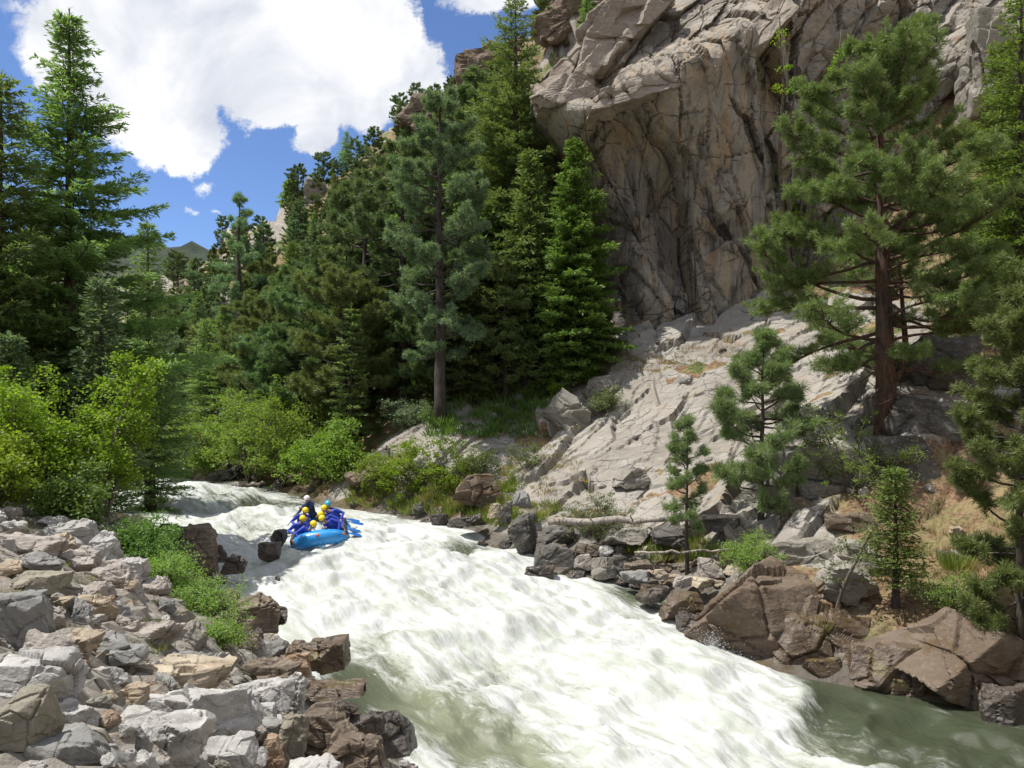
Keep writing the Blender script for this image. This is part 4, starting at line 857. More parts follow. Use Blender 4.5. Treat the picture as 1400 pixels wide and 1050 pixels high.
# ------------------------------------------------------------------ plants
M['youngpine'] = leafmat('young_pine_needles', (.13, .19, .085), (.22, .29, .13), (.17, .24, .105), trans=.35)
def leaf_quads(P, Dr, Up, L, Wd):
    """rhombic blades: base P, direction Dr, side Up"""
    Sd = np.cross(Dr, Up); Sd /= (np.linalg.norm(Sd, axis=1)[:, None] + 1e-9)
    L = np.asarray(L)[:, None]; Wd = np.asarray(Wd)[:, None]
    V = np.stack([P, P + Dr * L * .45 + Sd * Wd * .5, P + Dr * L, P + Dr * L * .45 - Sd * Wd * .5], 1).reshape(-1, 3)
    return V, np.arange(len(P) * 4).reshape(-1, 4)
def unit(a): return a / (np.linalg.norm(a, axis=-1, keepdims=True) + 1e-9)
def conifer(seed, H, Rm, kind='fir', dens=1.0, open_=0.0, base=.06, card=(.20, .055), power=.8, gap=.0, droop=.25, lean=0, reps=2, var=(.62, 1.15)):
    """whorled branches with flat sprays of needle brushes"""
    rs = np.random.RandomState(seed); trunk = MB(); limb = []
    zs = np.linspace(0, H, 12); ox = np.cumsum(rs.normal(size=12) * .02 * H / 12); oy = np.cumsum(rs.normal(size=12) * .02 * H / 12); ox -= ox[0]; oy -= oy[0]
    ox = ox + lean * (zs / H) ** 1.5
    r0 = .016 * H + .05
    trunk.tube([(ox[i], oy[i], zs[i] - (.4 if i == 0 else 0)) for i in range(12)], [r0 * (1 - .93 * zs[i] / H) * (1.25 if i == 0 else 1) for i in range(12)], 9)
    P = []; Dd = []; U = []; Ls = []; Ws = []
    h = base * H; lobes = rs.rand(8)
    while h < H * .985:
        f = (h - base * H) / (H * (1 - base)); nb = rs.randint(4, 7)
        a0 = rs.rand() * 6.28
        for b in range(nb):
            if rs.rand() < gap * (1 - f): continue
            az = a0 + b * 6.28 / nb + rs.normal() * .25
            prof = (1 - f) ** power * (min(1, .55 + f * 2.5) if base < .15 else 1)
            L = Rm * prof * rs.uniform(*var) * (.8 + .4 * lobes[int((az % 6.28) / 6.28 * 8) % 8]) + .12
            cx0 = np.interp(h, zs, ox); cy0 = np.interp(h, zs, oy)
            d0 = np.array([math.cos(az), math.sin(az), 0]); rise = .35 * f + rs.normal() * .08 + .05
            n = max(4, int(L / .16 * dens)); t = np.linspace(.12 + .25 * open_, 1, n)
            z = rise * L * t - droop * L * t ** 2 * (1 - .6 * f) + .10 * L * t ** 4
            pts = np.stack([cx0 + d0[0] * L * t, cy0 + d0[1] * L * t, h + z], 1)
            if L > .5: trunk.tube([(cx0, cy0, h)] + [tuple(pts[k]) for k in np.linspace(0, n - 1, 4).astype(int)], [.012 * L + .012, .010 * L + .008, .008 * L + .006, .006 * L + .004, .003], 4)
            side = np.array([-d0[1], d0[0], 0])
            for sgn in (-1, 1):
                tl = L * .42 * (1 - t * .75) * rs.uniform(.6, 1.15, n) + .08
                m = np.maximum(2, (tl / (card[0] * .42)).astype(int))
                for k in range(n):
                    mk = m[k]; s = (np.arange(mk) + .5) / mk
                    dr = unit(d0 * (.75 + .2 * rs.randn()) + side * sgn * 1.0 + np.array([0, 0, .05 + rs.randn() * .14]))
                    q = pts[k] + dr * tl[k] * s[:, None]; q[:, 2] -= .18 * tl[k] * s ** 2
                    for rep in range(reps):
                        e = unit(dr + rs.normal(size=(mk, 3)) * .38 + d0 * .3)
                        P.append(q + rs.normal(size=(mk, 3)) * .025); Dd.append(e); U.append(unit(rs.normal(size=(mk, 3)) * .55 + (0, 0, 1)))
                        Ls.append(card[0] * rs.uniform(.7, 1.2, mk)); Ws.append(card[1] * rs.uniform(.7, 1.3, mk))
            mk = max(3, n // 2); q = pts[rs.randint(0, n, mk)]
            P.append(q); Dd.append(unit(d0 + rs.normal(size=(mk, 3)) * .4)); U.append(unit(rs.normal(size=(mk, 3)) * .4 + (0, 0, 1))); Ls.append(np.full(mk, card[0])); Ws.append(np.full(mk, card[1]))
        h += H * .5 / (34 * dens) * rs.uniform(.7, 1.5) * (1 + open_) + .06
    n = 26; hh = rs.uniform(.93, 1.0, n) * H
    P.append(np.stack([np.interp(hh, zs, ox), np.interp(hh, zs, oy), hh], 1)); Dd.append(unit(rs.normal(size=(n, 3)) * .45 + (0, 0, .9))); U.append(unit(rs.normal(size=(n, 3)))); Ls.append(np.full(n, card[0])); Ws.append(np.full(n, card[1]))
    V, F = leaf_quads(np.concatenate(P), np.concatenate(Dd), np.concatenate(U), np.concatenate(Ls), np.concatenate(Ws))
    return trunk.mesh('trunk'), mesh('crown', V, F, smooth=False)
def tufts(C, Ax, rs, n=24, L=.19, W=.016):
    """needle bursts at shoot ends"""
    N = len(C); d = rs.normal(size=(N, n, 3)); d = unit(d) * .95 + Ax[:, None, :] * .8; d = unit(d)
    P = (C[:, None, :] + d * .02 - Ax[:, None, :] * rs.uniform(0, .16, (N, n, 1))).reshape(-1, 3); d = d.reshape(-1, 3)
    U = unit(rs.normal(size=d.shape)); return leaf_quads(P, d, U, L * rs.uniform(.7, 1.1, len(d)), np.full(len(d), W))
def pine(seed, H, Rm, base=.22, nb=46, twig=14, prof=None, tuft=(24, .19, .02), rtrunk=None, lean=0, dead=0, flare=1.3, updir=.3, fork=None):
    rs = np.random.RandomState(seed); trunk = MB(); K = 14
    zs = np.linspace(0, H, K); ox = np.cumsum(rs.normal(size=K) * .03 * H / K); oy = np.cumsum(rs.normal(size=K) * .03 * H / K); ox -= ox[0]; oy -= oy[0]; ox = ox + lean * (zs / H)
    r0 = rtrunk or .018 * H + .04
    trunk.tube([(ox[i], oy[i], zs[i] - (.8 if i == 0 else 0)) for i in range(K)], [r0 * (1 - .9 * (zs[i] / H) ** 1.1) * (flare if i == 0 else 1) for i in range(K)], 12)
    if fork:
        fh, fl = fork; c0 = (np.interp(fh, zs, ox), np.interp(fh, zs, oy))
        trunk.tube([(c0[0], c0[1], fh), (c0[0] + fl * .5, c0[1] - .1, fh + .35), (c0[0] + fl * .85, c0[1] - .1, fh + 1.1), (c0[0] + fl * .8, c0[1], fh + 2.2), (c0[0] + fl * .6, c0[1], fh + 4)], [r0 * .4, r0 * .34, r0 * .3, r0 * .24, r0 * .1], 9)
    C = []; A = []
    prof = prof or [(0, .55), (.25, 1), (.6, .85), (.85, .5), (1, .12)]
    px_, py_ = zip(*prof)
    for i in range(nb):
        f = ((i + rs.rand()) / nb) ** .92; h = (base + (1 - base) * f) * H * .99; az = i * 2.4 + rs.normal() * .5
        L = Rm * np.interp(f, px_, py_) * rs.uniform(.65, 1.15)
        c0 = np.array([np.interp(h, zs, ox), np.interp(h, zs, oy), h]); d = np.array([math.cos(az), math.sin(az), updir * (f - .35) + rs.normal() * .12])
        n = 7; pts = [c0]; dd = unit(d)
        for k in range(n):
            dd = unit(dd + rs.normal(size=3) * .16 + (0, 0, .03 + .10 * k / n)); pts.append(pts[-1] + dd * L / n)
        pts = np.array(pts); br = .014 * L + .012
        trunk.tube([tuple(q) for q in pts], [br * (1 - .85 * k / n) + .004 for k in range(n + 1)], 5)
        nt_ = max(4, int(twig * (.4 + L / Rm)))
        for k in range(nt_):
            t = rs.uniform(.3, 1.0) ** .8; j = min(n - 1, int(t * n)); q = pts[j] + (pts[j + 1] - pts[j]) * (t * n - j)
            ax_ = unit(pts[j + 1] - pts[j]); sd = unit(np.cross(ax_, (0, 0, 1))) * rs.choice([-1, 1])
            e = unit(ax_ * rs.uniform(.3, 1) + sd * rs.uniform(.3, 1.1) + np.array([0, 0, rs.uniform(.05, .6)])); l = L * rs.uniform(.10, .30) * (1.25 - t * .6) + .08
            q2 = q + e * l; trunk.tube([tuple(q), tuple(q + e * l * .5), tuple(q2)], [.009 + br * .15, .007, .004], 3)
            C.append(q2); A.append(e)
            for _ in range(2 + int(l / .22)):
                s = rs.uniform(.25, 1); o_ = unit(e + rs.normal(size=3) * .7 + (0, 0, .25)); C.append(q + e * l * s + o_ * rs.uniform(.08, .22)); A.append(o_)
        C.append(pts[-1]); A.append(unit(pts[-1] - pts[-2]))
    for _ in range(int(18)):
        h = rs.uniform(.93, 1.0) * H; e = unit(rs.normal(size=3) * .5 + (0, 0, .8)); C.append(np.array([np.interp(h, zs, ox), np.interp(h, zs, oy), h]) + e * .15); A.append(e)
    for _ in range(dead):
        h = rs.uniform(base * .35, base * 1.3) * H; az = rs.rand() * 6.28; c0 = np.array([np.interp(h, zs, ox), np.interp(h, zs, oy), h]); d = np.array([math.cos(az), math.sin(az), -.1]); pts = [c0]
        for k in range(5): d = unit(d + rs.normal(size=3) * .3); pts.append(pts[-1] + d * Rm * .12)
        trunk.tube([tuple(q) for q in pts], [.03, .02, .015, .01, .006, .003], 4)
    C = np.array(C); A = np.array(A)
    V, F = tufts(C, A, rs, *tuft)
    return trunk.mesh('trunk'), mesh('crown', V, F, smooth=False)
def leafy(seed, H, Rm, stems=5, leaves=9000, leaf=.09, clump=.28, nclump=160, upright=.5, sparse=1.0, aspect=.7):
    """multi-stemmed shrub or small tree: leaves gathered in clumps at the twig ends"""
    rs = np.random.RandomState(seed); tr = MB(); C = []
    tips = []
    for s in range(stems):
        az = s * 6.28 / stems + rs.rand(); d = unit(np.array([math.cos(az) * (1 - upright), math.sin(az) * (1 - upright), .5 + upright])); p = np.array([math.cos(az) * .04 * Rm, math.sin(az) * .04 * Rm, -.15]); n = 8
        L = H * rs.uniform(.58, 1.05); pts = [p]
        for k in range(n):
            out = np.array([pts[-1][0], pts[-1][1], 0]); d = unit(d + rs.normal(size=3) * .16 + (0, 0, .06) + out * .03); pts.append(pts[-1] + d * L / n)
        pts = np.array(pts); r0 = .010 * H + .012
        tr.tube([tuple(q) for q in pts], [r0 * (1 - .85 * k / n) for k in range(n + 1)], 6)
        for b in range(max(4, nclump // stems)):
            t = rs.uniform(.22, 1); j = min(n - 1, int(t * n)); q = pts[j] + (pts[j + 1] - pts[j]) * (t * n - j)
            fz = t; maxr = Rm * math.sin(math.pi * min(.97, .18 + .72 * fz)) ** .8
            a = rs.rand() * 6.28; e = unit(np.array([math.cos(a), math.sin(a), rs.uniform(-.1, .9)])); l = maxr * rs.uniform(.2, 1.15) * (1.1 - .5 * t)
            m_ = q + e * l * .5 + (0, 0, .04 * l); q2 = q + e * l
            tr.tube([tuple(q), tuple(m_), tuple(q2)], [.006 + .01 * l, .006, .003], 3); C.append(q2)
    C = np.array(C); n = int(leaves * sparse); idx = rs.randint(0, len(C), n)
    wgt = rs.uniform(.35, 1.5, len(C))
    P = C[idx] + rs.normal(size=(n, 3)) * clump * wgt[idx][:, None] * np.array([.75, .75, .5])
    P[:, 2] = np.maximum(P[:, 2], .02)
    U = unit(rs.normal(size=(n, 3)) * .8 + (0, 0, .9)); D = unit(np.cross(U, rs.normal(size=(n, 3))))
    V, F = leaf_quads(P, D, U, leaf * rs.uniform(.6, 1.3, n), leaf * aspect * rs.uniform(.7, 1.2, n))
    return tr.mesh('stems'), mesh('foliage', V, F, smooth=False)
def grassy(seed, R_=.4, H=.4, n=260, W=.012):
    rs = np.random.RandomState(seed); a = rs.rand(n) * 6.28; r = R_ * rs.rand(n) ** .7 * .5
    P = np.stack([np.cos(a) * r, np.sin(a) * r, np.full(n, -.03)], 1); D = unit(np.stack([np.cos(a) * rs.rand(n) * .8, np.sin(a) * rs.rand(n) * .8, np.ones(n)], 1) + rs.normal(size=(n, 3)) * .15)
    V, F = leaf_quads(P, D, unit(rs.normal(size=(n, 3))), H * rs.uniform(.5, 1.1, n), np.full(n, W)); return V, F

def plant(name, meshes, mats, loc, rz, sc, label, cat, group=None, parts=('trunk', 'crown')):
    r = empty(name, loc, rz); r.scale = (sc, sc, sc) if not isinstance(sc, tuple) else sc
    for me, mt, pn_ in zip(meshes, mats, parts):
        if not len(me.materials): me.materials.append(M[mt])
        o = obj(pn_, me, parent=r)
        if me.materials[0] != M[mt]: o.material_slots[0].link = 'OBJECT'; o.material_slots[0].material = M[mt]
    return tag(r, label, cat, group)
def foot(px, pb, Y):
    """the ground under a plant measured at px, at distance Y (pb: row where its foot shows, used when Y is None)"""
    if Y is None: x, y, z = ray(px, pb, 10); return x, y, z
    x = (px - CX) / FPX * Y; return x, Y, gh(x, Y)
def grown(px, ptop, Y, pb=None):
    x, y, z = foot(px, pb, Y); H = CAMZ + (HY - ptop) / FPX * y - z; return (x, y, z - .05), H
def T_con(px, ptop, Y, rpx, label, name='fir_tree', mat='fir', cat='fir tree', seed=1, group=None, pb=None, **kw):
    loc, H = grown(px, ptop, Y, pb); Rm = rpx / FPX * loc[1]
    return plant(name, conifer(seed, H, Rm, **kw), ('bark', mat), loc, 0, 1, label, cat, group)
def T_pine(px, ptop, Y, rpx, label, name='pine_tree', mat='pine', cat='pine tree', seed=1, group=None, pb=None, bark='pinebark', **kw):
    loc, H = grown(px, ptop, Y, pb); Rm = rpx / FPX * loc[1]
    return plant(name, pine(seed, H, Rm, **kw), (bark, mat), loc, 0, 1, label, cat, group)
def T_leaf(px, ptop, Y, rpx, label, name='shrub', mat='willow', cat='shrub', seed=1, group=None, pb=None, **kw):
    loc, H = grown(px, ptop, Y, pb); Rm = rpx / FPX * loc[1]
    return plant(name, leafy(seed, H, Rm, **kw), ('stem', mat), loc, 0, 1, label, cat, group, ('stems', 'foliage'))

# trees one can name
T_con(100, 8, 24, 200, 'tall ragged fir standing highest against the cloud at the left', seed=11, dens=1.2, open_=.10, gap=.24, card=(.19, .05), reps=4, power=.95, droop=.16, var=(.35, 1.25), mat='fir')
T_con(2, 95, 22, 120, 'ragged fir cut off by the left frame edge, shorter than the tallest fir', seed=12, dens=1.1, open_=.15, gap=.16, card=(.19, .048), reps=4, power=.75, droop=.12, mat='fir')
T_con(62, 255, 27, 120, 'bushy fir filling the space under the tallest left fir', seed=13, mat='fir', droop=.15, power=.7)
T_con(140, 372, 21.5, 58, 'bluish fir rising directly behind the bright green alder', seed=14, mat='bluepine', open_=.1, droop=.1)
T_con(205, 300, 34, 70, 'dark fir between the tallest left fir and the river', seed=15, mat='fir', droop=.2)
T_con(15, 455, 19.5, 28, 'small narrow fir at the left edge above the alder leaves', seed=16, mat='bluepine', droop=.1)
T_pine(328, 265, 62, 46, 'slim pine alone against the blue sky left of the ridge', seed=21, mat='bluepine', tuft=(14, .34, .05), nb=44, twig=8, base=.15, bark='bark')
T_con(398, 246, 108, 22, 'small dark conifer against the sky on the ridge end', seed=22, mat='fir', card=(.5, .16), dens=.5)
T_pine(602, 125, 38, 78, 'tall bluish green pine with a bare trunk at the forest edge', seed=23, mat='bluepine', base=.20, nb=74, twig=13, tuft=(22, .24, .032), rtrunk=.30, prof=[(0, .6), (.2, 1), (.6, .95), (.85, .62), (1, .2)], bark='bark')
T_pine(553, 205, 45, 92, 'broad dark green pine left of the bare trunked bluish pine', seed=24, mat='darkpine', base=.25, nb=60, twig=12, tuft=(20, .28, .04), rtrunk=.34, prof=[(0, .7), (.3, 1), (.7, .9), (1, .3)], bark='bark')
T_pine(500, 235, 50, 80, 'dark green pine with a rounded top further up the valley', seed=25, mat='darkpine', base=.2, nb=54, twig=11, tuft=(18, .30, .045), prof=[(0, .7), (.3, 1), (.7, .9), (1, .35)], bark='bark')
T_con(707, -8, 44, 84, 'tallest dark fir reaching the top of the frame beside the cliff', seed=26, mat='firold', base=.16, dens=1.0, open_=.15, gap=.12, card=(.24, .06), reps=3, power=.62, droop=.2)
T_con(722, 205, 41, 66, 'olive fir with drooping branches between the tallest fir and the bright spruce', seed=27, mat='firold', base=.10, card=(.25, .07), power=.7, droop=.42)
T_con(785, 190, 39.5, 72, 'bright green spruce with layered branches in front of the cliff wall', name='spruce_tree', seed=28, mat='spruce', cat='spruce tree', base=.04, card=(.22, .07), reps=4, power=.72, droop=.30, gap=.05, dens=1.1)
T_pine(650, 90, 47, 62, 'dark pine crown left of the tallest dark fir', seed=29, mat='darkpine', base=.3, nb=50, twig=11, tuft=(18, .30, .045), bark='bark')
T_pine(1212, 68, 27, 168, 'big spreading ponderosa with a thick reddish trunk on the right bank', seed=31, mat='pine', base=.17, nb=86, twig=25, tuft=(26, .20, .019), rtrunk=.36, dead=26, fork=(1.7, .75), lean=-.25, prof=[(0, .80), (.15, 1), (.4, .95), (.65, .8), (.85, .62), (1, .3)], updir=.45, flare=1.25)
T_pine(1040, 452, 26, 90, 'young bushy pine with a slim dark trunk on the right bank', seed=32, mat='youngpine', base=.06, nb=54, twig=16, tuft=(20, .21, .017), rtrunk=.11, updir=.8, prof=[(0, .8), (.25, 1), (.6, .7), (.85, .35), (1, .08)], bark='bark')
T_pine(940, 572, 25.6, 38, 'small young pine standing just left of the bushy young pine', seed=33, mat='youngpine', base=.30, nb=22, twig=9, tuft=(24, .16, .018), rtrunk=.075, updir=.8, bark='bark')
T_pine(1398, 415, 18.5, 98, 'dark young pine with yellow green tufts at the right frame edge', seed=34, mat='pine', base=.03, nb=64, twig=20, tuft=(26, .18, .019), rtrunk=.12, updir=.4, prof=[(0, .9), (.3, 1), (.7, .85), (1, .4)], bark='bark')
T_con(1398, -30, 30, 62, 'bright fir whose branches enter at the right frame edge', seed=35, mat='spruce', base=.15, open_=.2, card=(.2, .06), power=.5)
T_con(1224, 640, 20.6, 42, 'small bright fir sapling between the pale ledge and the tilted block', name='fir_sapling', seed=36, mat='spruce', cat='sapling', base=.2, card=(.13, .04), dens=1.0, power=.7, droop=.1, open_=.2)
T_leaf(1142, 600, 21, 62, 'thin sapling with sparse pale leaves on the huge brown rock', name='sapling', mat='bushgrey', cat='sapling', seed=37, stems=1, leaves=1300, leaf=.07, clump=.16, nclump=36, upright=.95)
T_pine(1062, 560, 33, 40, 'small dark pine half hidden behind the bushy young pine', seed=38, mat='pine', base=.1, nb=22, twig=9, tuft=(22, .17, .022), bark='bark')
# bright deciduous
T_leaf(34, 478, 18.5, 74, 'big bright green alder with yellowish leaves on the left bank', name='alder_tree', mat='alder', cat='alder tree', seed=41, stems=9, leaves=19000, leaf=.085, clump=.17, nclump=300, upright=.72)
T_leaf(140, 455, 19.5, 36, 'slender bright green alder leaning to the river beside the big one', name='alder_tree', mat='alder', cat='alder tree', seed=42, stems=5, leaves=12000, leaf=.085, clump=.17, nclump=200, upright=.85)
T_leaf(-10, 560, 16.5, 70, 'low leafy alder cut off by the left frame edge', name='alder_tree', mat='alder', cat='alder tree', seed=43, stems=4, leaves=9000, leaf=.085, clump=.2, nclump=140, upright=.6)
T_leaf(92, 615, 17.2, 40, 'dark leafy bush under the alders where the stones begin', mat='bushdark', seed=44, stems=6, leaves=9000, leaf=.08, clump=.2, nclump=160)
T_leaf(195, 698, 17.2, 62, 'dark green shrub between the pile and the rapids', mat='bushdark', seed=45, stems=6, leaves=11000, leaf=.06, clump=.16, nclump=200, upright=.3)
T_leaf(228, 745, 15.2, 40, 'leafy yellow green shrub rising from the dark shrub', mat='alder', seed=46, stems=5, leaves=3500, leaf=.055, clump=.12, nclump=90, upright=.6)
T_leaf(222, 742, 15.0, 46, 'lime green bush among the boulders, its upper left clump', mat='limebush', seed=47, stems=9, leaves=8500, leaf=.036, clump=.10, nclump=260, upright=.4)
T_leaf(272, 778, 14.6, 60, 'lime green bush among the boulders, its right clump by the brown boulder', mat='limebush', seed=48, stems=9, leaves=11000, leaf=.036, clump=.10, nclump=300, upright=.4)
T_leaf(290, 835, 13.2, 48, 'lime green bush among the boulders, its lowest clump', mat='limebush', seed=49, stems=9, leaves=8500, leaf=.036, clump=.10, nclump=260, upright=.35)
WL_ = [(255, 555, 46, 46, 'willow bush above the tan boulder at the far bend'), (300, 520, 46, 60, 'tall willow right of the tan boulder'), (345, 505, 44, 62, 'wide willow with the tallest top in the far bank row'),
       (395, 535, 42, 55, 'yellow green willow upstream of the guide'), (440, 565, 39, 50, 'rounded willow just behind the guide'), (475, 590, 38, 34, 'small willow right of the rounded one')]
for i, (px, pt, Y, r, l) in enumerate(WL_):
    T_leaf(px, pt, Y, r, l, name='willow_shrub', mat='willow', cat='willow', seed=60 + i, stems=7, leaves=10000, leaf=.13, clump=.26, nclump=190, upright=.62, group='willows along the far bank')
T_leaf(572, 585, 35, 62, 'bright yellow green shrub on the bank right of the raft', mat='alder', seed=71, stems=5, leaves=9000, leaf=.10, clump=.20, nclump=150, upright=.35)
T_leaf(518, 612, 35.5, 34, 'small leafy bush left of the bright bank shrub', mat='willow', seed=72, stems=5, leaves=4000, leaf=.10, clump=.2, nclump=80)
T_leaf(642, 588, 34.5, 30, 'dull green bush at the foot of the pale slab', mat='bushgrey', seed=73, stems=6, leaves=5000, leaf=.075, clump=.15, nclump=110)
T_leaf(817, 668, 28.2, 48, 'wispy light green shrub at the left end of the fallen log', mat='bushgrey', seed=74, stems=12, leaves=9000, leaf=.05, clump=.11, nclump=240, upright=.45)
T_leaf(836, 522, 36.5, 24, 'round juniper growing from a crack in the pale slab', name='juniper', mat='bushgrey', cat='juniper', seed=75, stems=6, leaves=6000, leaf=.06, clump=.13, nclump=130, upright=.4)
T_leaf(1155, 540, 25.5, 62, 'bright lime shrub left of the ponderosa foot', mat='limebush', seed=76, stems=9, leaves=10000, leaf=.06, clump=.15, nclump=240, upright=.3)
T_leaf(1028, 708, 22.8, 36, 'bright green shrub at the corner of the huge brown boulder', mat='limebush', seed=77, stems=8, leaves=7500, leaf=.05, clump=.12, nclump=190, upright=.5)
T_leaf(1298, 762, 19.9, 40, 'pale green shrub on top of the massive tilted block', mat='limebush', seed=78, stems=8, leaves=4500, leaf=.045, clump=.11, nclump=130, upright=.5)
T_leaf(720, 590, 34, 20, 'small pale bush low on the slab among dry grass', mat='bushgrey', seed=79, stems=5, leaves=2600, leaf=.06, clump=.12, nclump=60)
T_leaf(738, 505, 40, 24, 'green shrub at the left foot of the bright spruce', mat='bushdark', seed=80, stems=6, leaves=4000, leaf=.09, clump=.16, nclump=90)
T_leaf(806, 490, 39, 20, 'light green shrub at the right foot of the bright spruce', mat='alder', seed=81, stems=6, leaves=3600, leaf=.08, clump=.14, nclump=80)
T_leaf(765, 515, 38.6, 18, 'low green shrub in front of the bright spruce', mat='alder', seed=82, stems=6, leaves=2600, leaf=.08, clump=.13, nclump=70)
T_leaf(1080, 40, 41.5, 26, 'bright green bush in a crack high on the cliff', mat='alder', seed=83, stems=5, leaves=3600, leaf=.11, clump=.2, nclump=70)
T_leaf(1350, 280, 37, 50, 'green shrub on the slope at the right under the cliff', mat='limebush', seed=84, stems=8, leaves=7000, leaf=.09, clump=.2, nclump=150)
T_leaf(1375, 330, 33, 40, 'second green shrub lower on the slope at the right', mat='limebush', seed=85, stems=8, leaves=6000, leaf=.08, clump=.18, nclump=140)
T_leaf(600, 560, 38.5, 30, 'small shrub in the shade by the bare pine trunk', mat='bushdark', seed=86, stems=6, leaves=3000, leaf=.09, clump=.16, nclump=80)
T_leaf(560, 540, 40, 40, 'blue green bush behind the bright bank shrub', mat='bluepine', seed=87, stems=6, leaves=6000, leaf=.09, clump=.2, nclump=120)

T_leaf(1330, 385, 31, 40, 'low green bush beyond the ponderosa trunk at the right', mat='bushgrey', seed=88, stems=8, leaves=6000, leaf=.07, clump=.18, nclump=140)
T_leaf(1385, 250, 39, 50, 'pale green bush high on the right slope below the cliff', mat='limebush', seed=89, stems=8, leaves=6000, leaf=.10, clump=.22, nclump=140)
T_con(1368, 60, 33, 55, 'second bright fir just inside the right frame edge', seed=90, mat='spruce', base=.1, open_=.1, card=(.2, .06), reps=3, power=.6)
T_leaf(1095, 20, 41.5, 20, 'small bright bush above the cliff crack', mat='alder', seed=91, stems=5, leaves=2500, leaf=.1, clump=.18, nclump=50)
# forest on the far slope: a few shared tree shapes, each tree its own object
PROTO = [conifer(201, 15, 3.4, dens=.62, card=(.38, .11), power=.6, droop=.25), conifer(202, 15, 2.9, dens=.62, card=(.38, .11), power=.65, droop=.3, open_=.2, gap=.15), conifer(203, 13, 3.6, dens=.6, card=(.40, .12), power=.5, gap=.15)]
RND = [(0, .75), (.35, 1), (.75, .8), (1, .4)]
PROTO += [pine(204, 13, 4.3, base=.14, nb=64, twig=13, tuft=(16, .36, .05), prof=RND), pine(205, 12, 4.0, base=.18, nb=60, twig=13, tuft=(16, .36, .05), prof=[(0, .7), (.3, 1), (.7, .95), (1, .5)]), pine(206, 14, 3.7, base=.12, nb=62, twig=13, tuft=(16, .36, .05), prof=RND), pine(207, 13, 4.6, base=.2, nb=58, twig=14, tuft=(16, .36, .05), prof=RND, lean=.5)]
rs = random.Random(77); placed = []
zones = [((220, 480), (330, 640), 95), ((430, 720), (150, 480), 90), ((0, 240), (350, 620), 60), ((400, 560), (240, 420), 30), ((600, 720), (420, 560), 10), ((560, 720), (150, 260), 14), ((740, 830), (20, 70), 5)]
MARK = [(100, 250, 'the tallest left fir'), (148, 420, 'the bluish fir behind the alder'), (205, 380, 'the dark fir by the river'), (328, 330, 'the slim pine against the sky'), (398, 262, 'the conifer on the ridge end'), (602, 300, 'the bare trunked bluish pine'), (553, 330, 'the broad dark pine'), (500, 330, 'the round topped pine'),
        (707, 120, 'the tallest dark fir'), (722, 330, 'the olive drooping fir'), (785, 320, 'the bright spruce'), (650, 160, 'the dark crown left of the tallest fir'), (255, 580, 'the willow above the tan boulder'), (300, 545, 'the tall willow'), (345, 530, 'the wide willow'), (395, 555, 'the yellow green willow'), (440, 580, 'the rounded willow'),
        (440, 405, 'the pale sloping crag'), (437, 275, 'the craggy ridge outcrop'), (592, 160, 'the ridge crag under the cloud'), (685, 105, 'the high ridge crag'), (777, 38, 'the topmost crag'), (40, 520, 'the big alder'), (15, 470, 'the small narrow left fir'), (450, 335, 'the dark cleft crag')]
USED = {}
def where(px, py, pre):
    m = sorted(MARK, key=lambda q_: (q_[0] - px) ** 2 + (q_[1] - py) ** 2)
    opts = []
    for k_ in m[:4]:
        dx, dy = px - k_[0], py - k_[1]; w1 = 'left' if dx < 0 else 'right'; near = 'just ' if math.hypot(dx, dy) < 38 else ''
        opts.append(('%s%s of ' % (near, w1) if abs(dx) > abs(dy) else near + ('above ' if dy < 0 else 'below ')) + k_[2])
    for o_ in opts:
        if pre + ' ' + o_ not in USED: USED[pre + ' ' + o_] = 1; return pre + ' ' + o_
    return pre + ' ' + opts[0]
for (xa, xb), (ya, yb), cnt in zones:
    k = 0; tries = 0
    while k < cnt and tries < 3000:
        tries += 1
        px, py = rs.uniform(xa, xb), rs.uniform(ya, yb); x, y, z = ray(px, py, 36)
        if y > 150 or z - float(wlev(x, y)) < .6 or y < 40: continue
        if x > 1.5 and y < 58: continue
        if any((x - a) ** 2 + (y - b) ** 2 < (1.2 + y * .010) ** 2 for a, b in placed): continue
        placed.append((x, y)); i = rs.choice([0, 1, 2, 3, 4, 5, 6, 3, 4, 5, 6]); s = rs.uniform(.50, .78) if y < 68 else rs.uniform(.36, .56) if y < 82 else rs.uniform(.26, .42)
        mt = rs.choice(['fir', 'fir', 'firold', 'spruce'] if i < 3 else ['darkpine', 'darkpine', 'bluepine', 'pine', 'pine'])
        pcol = {'fir': 'dark green', 'firold': 'olive', 'darkpine': 'dark green', 'bluepine': 'bluish', 'pine': 'lighter green', 'spruce': 'bright green'}[mt]
        kd = 'fir' if i < 3 else 'pine'
        plant(kd + '_tree', PROTO[i], ('bark', mt), (x, y, z - .3), rs.uniform(0, 6.28), (s * rs.uniform(.9, 1.1), s * rs.uniform(.9, 1.1), s), where(px, py - 25, ('small ' if s < .38 else 'short ' if s < .5 else 'tall ' if s > .68 else '') + pcol + ' ' + kd), kd + ' tree', 'background trees on the forested slope'); k += 1

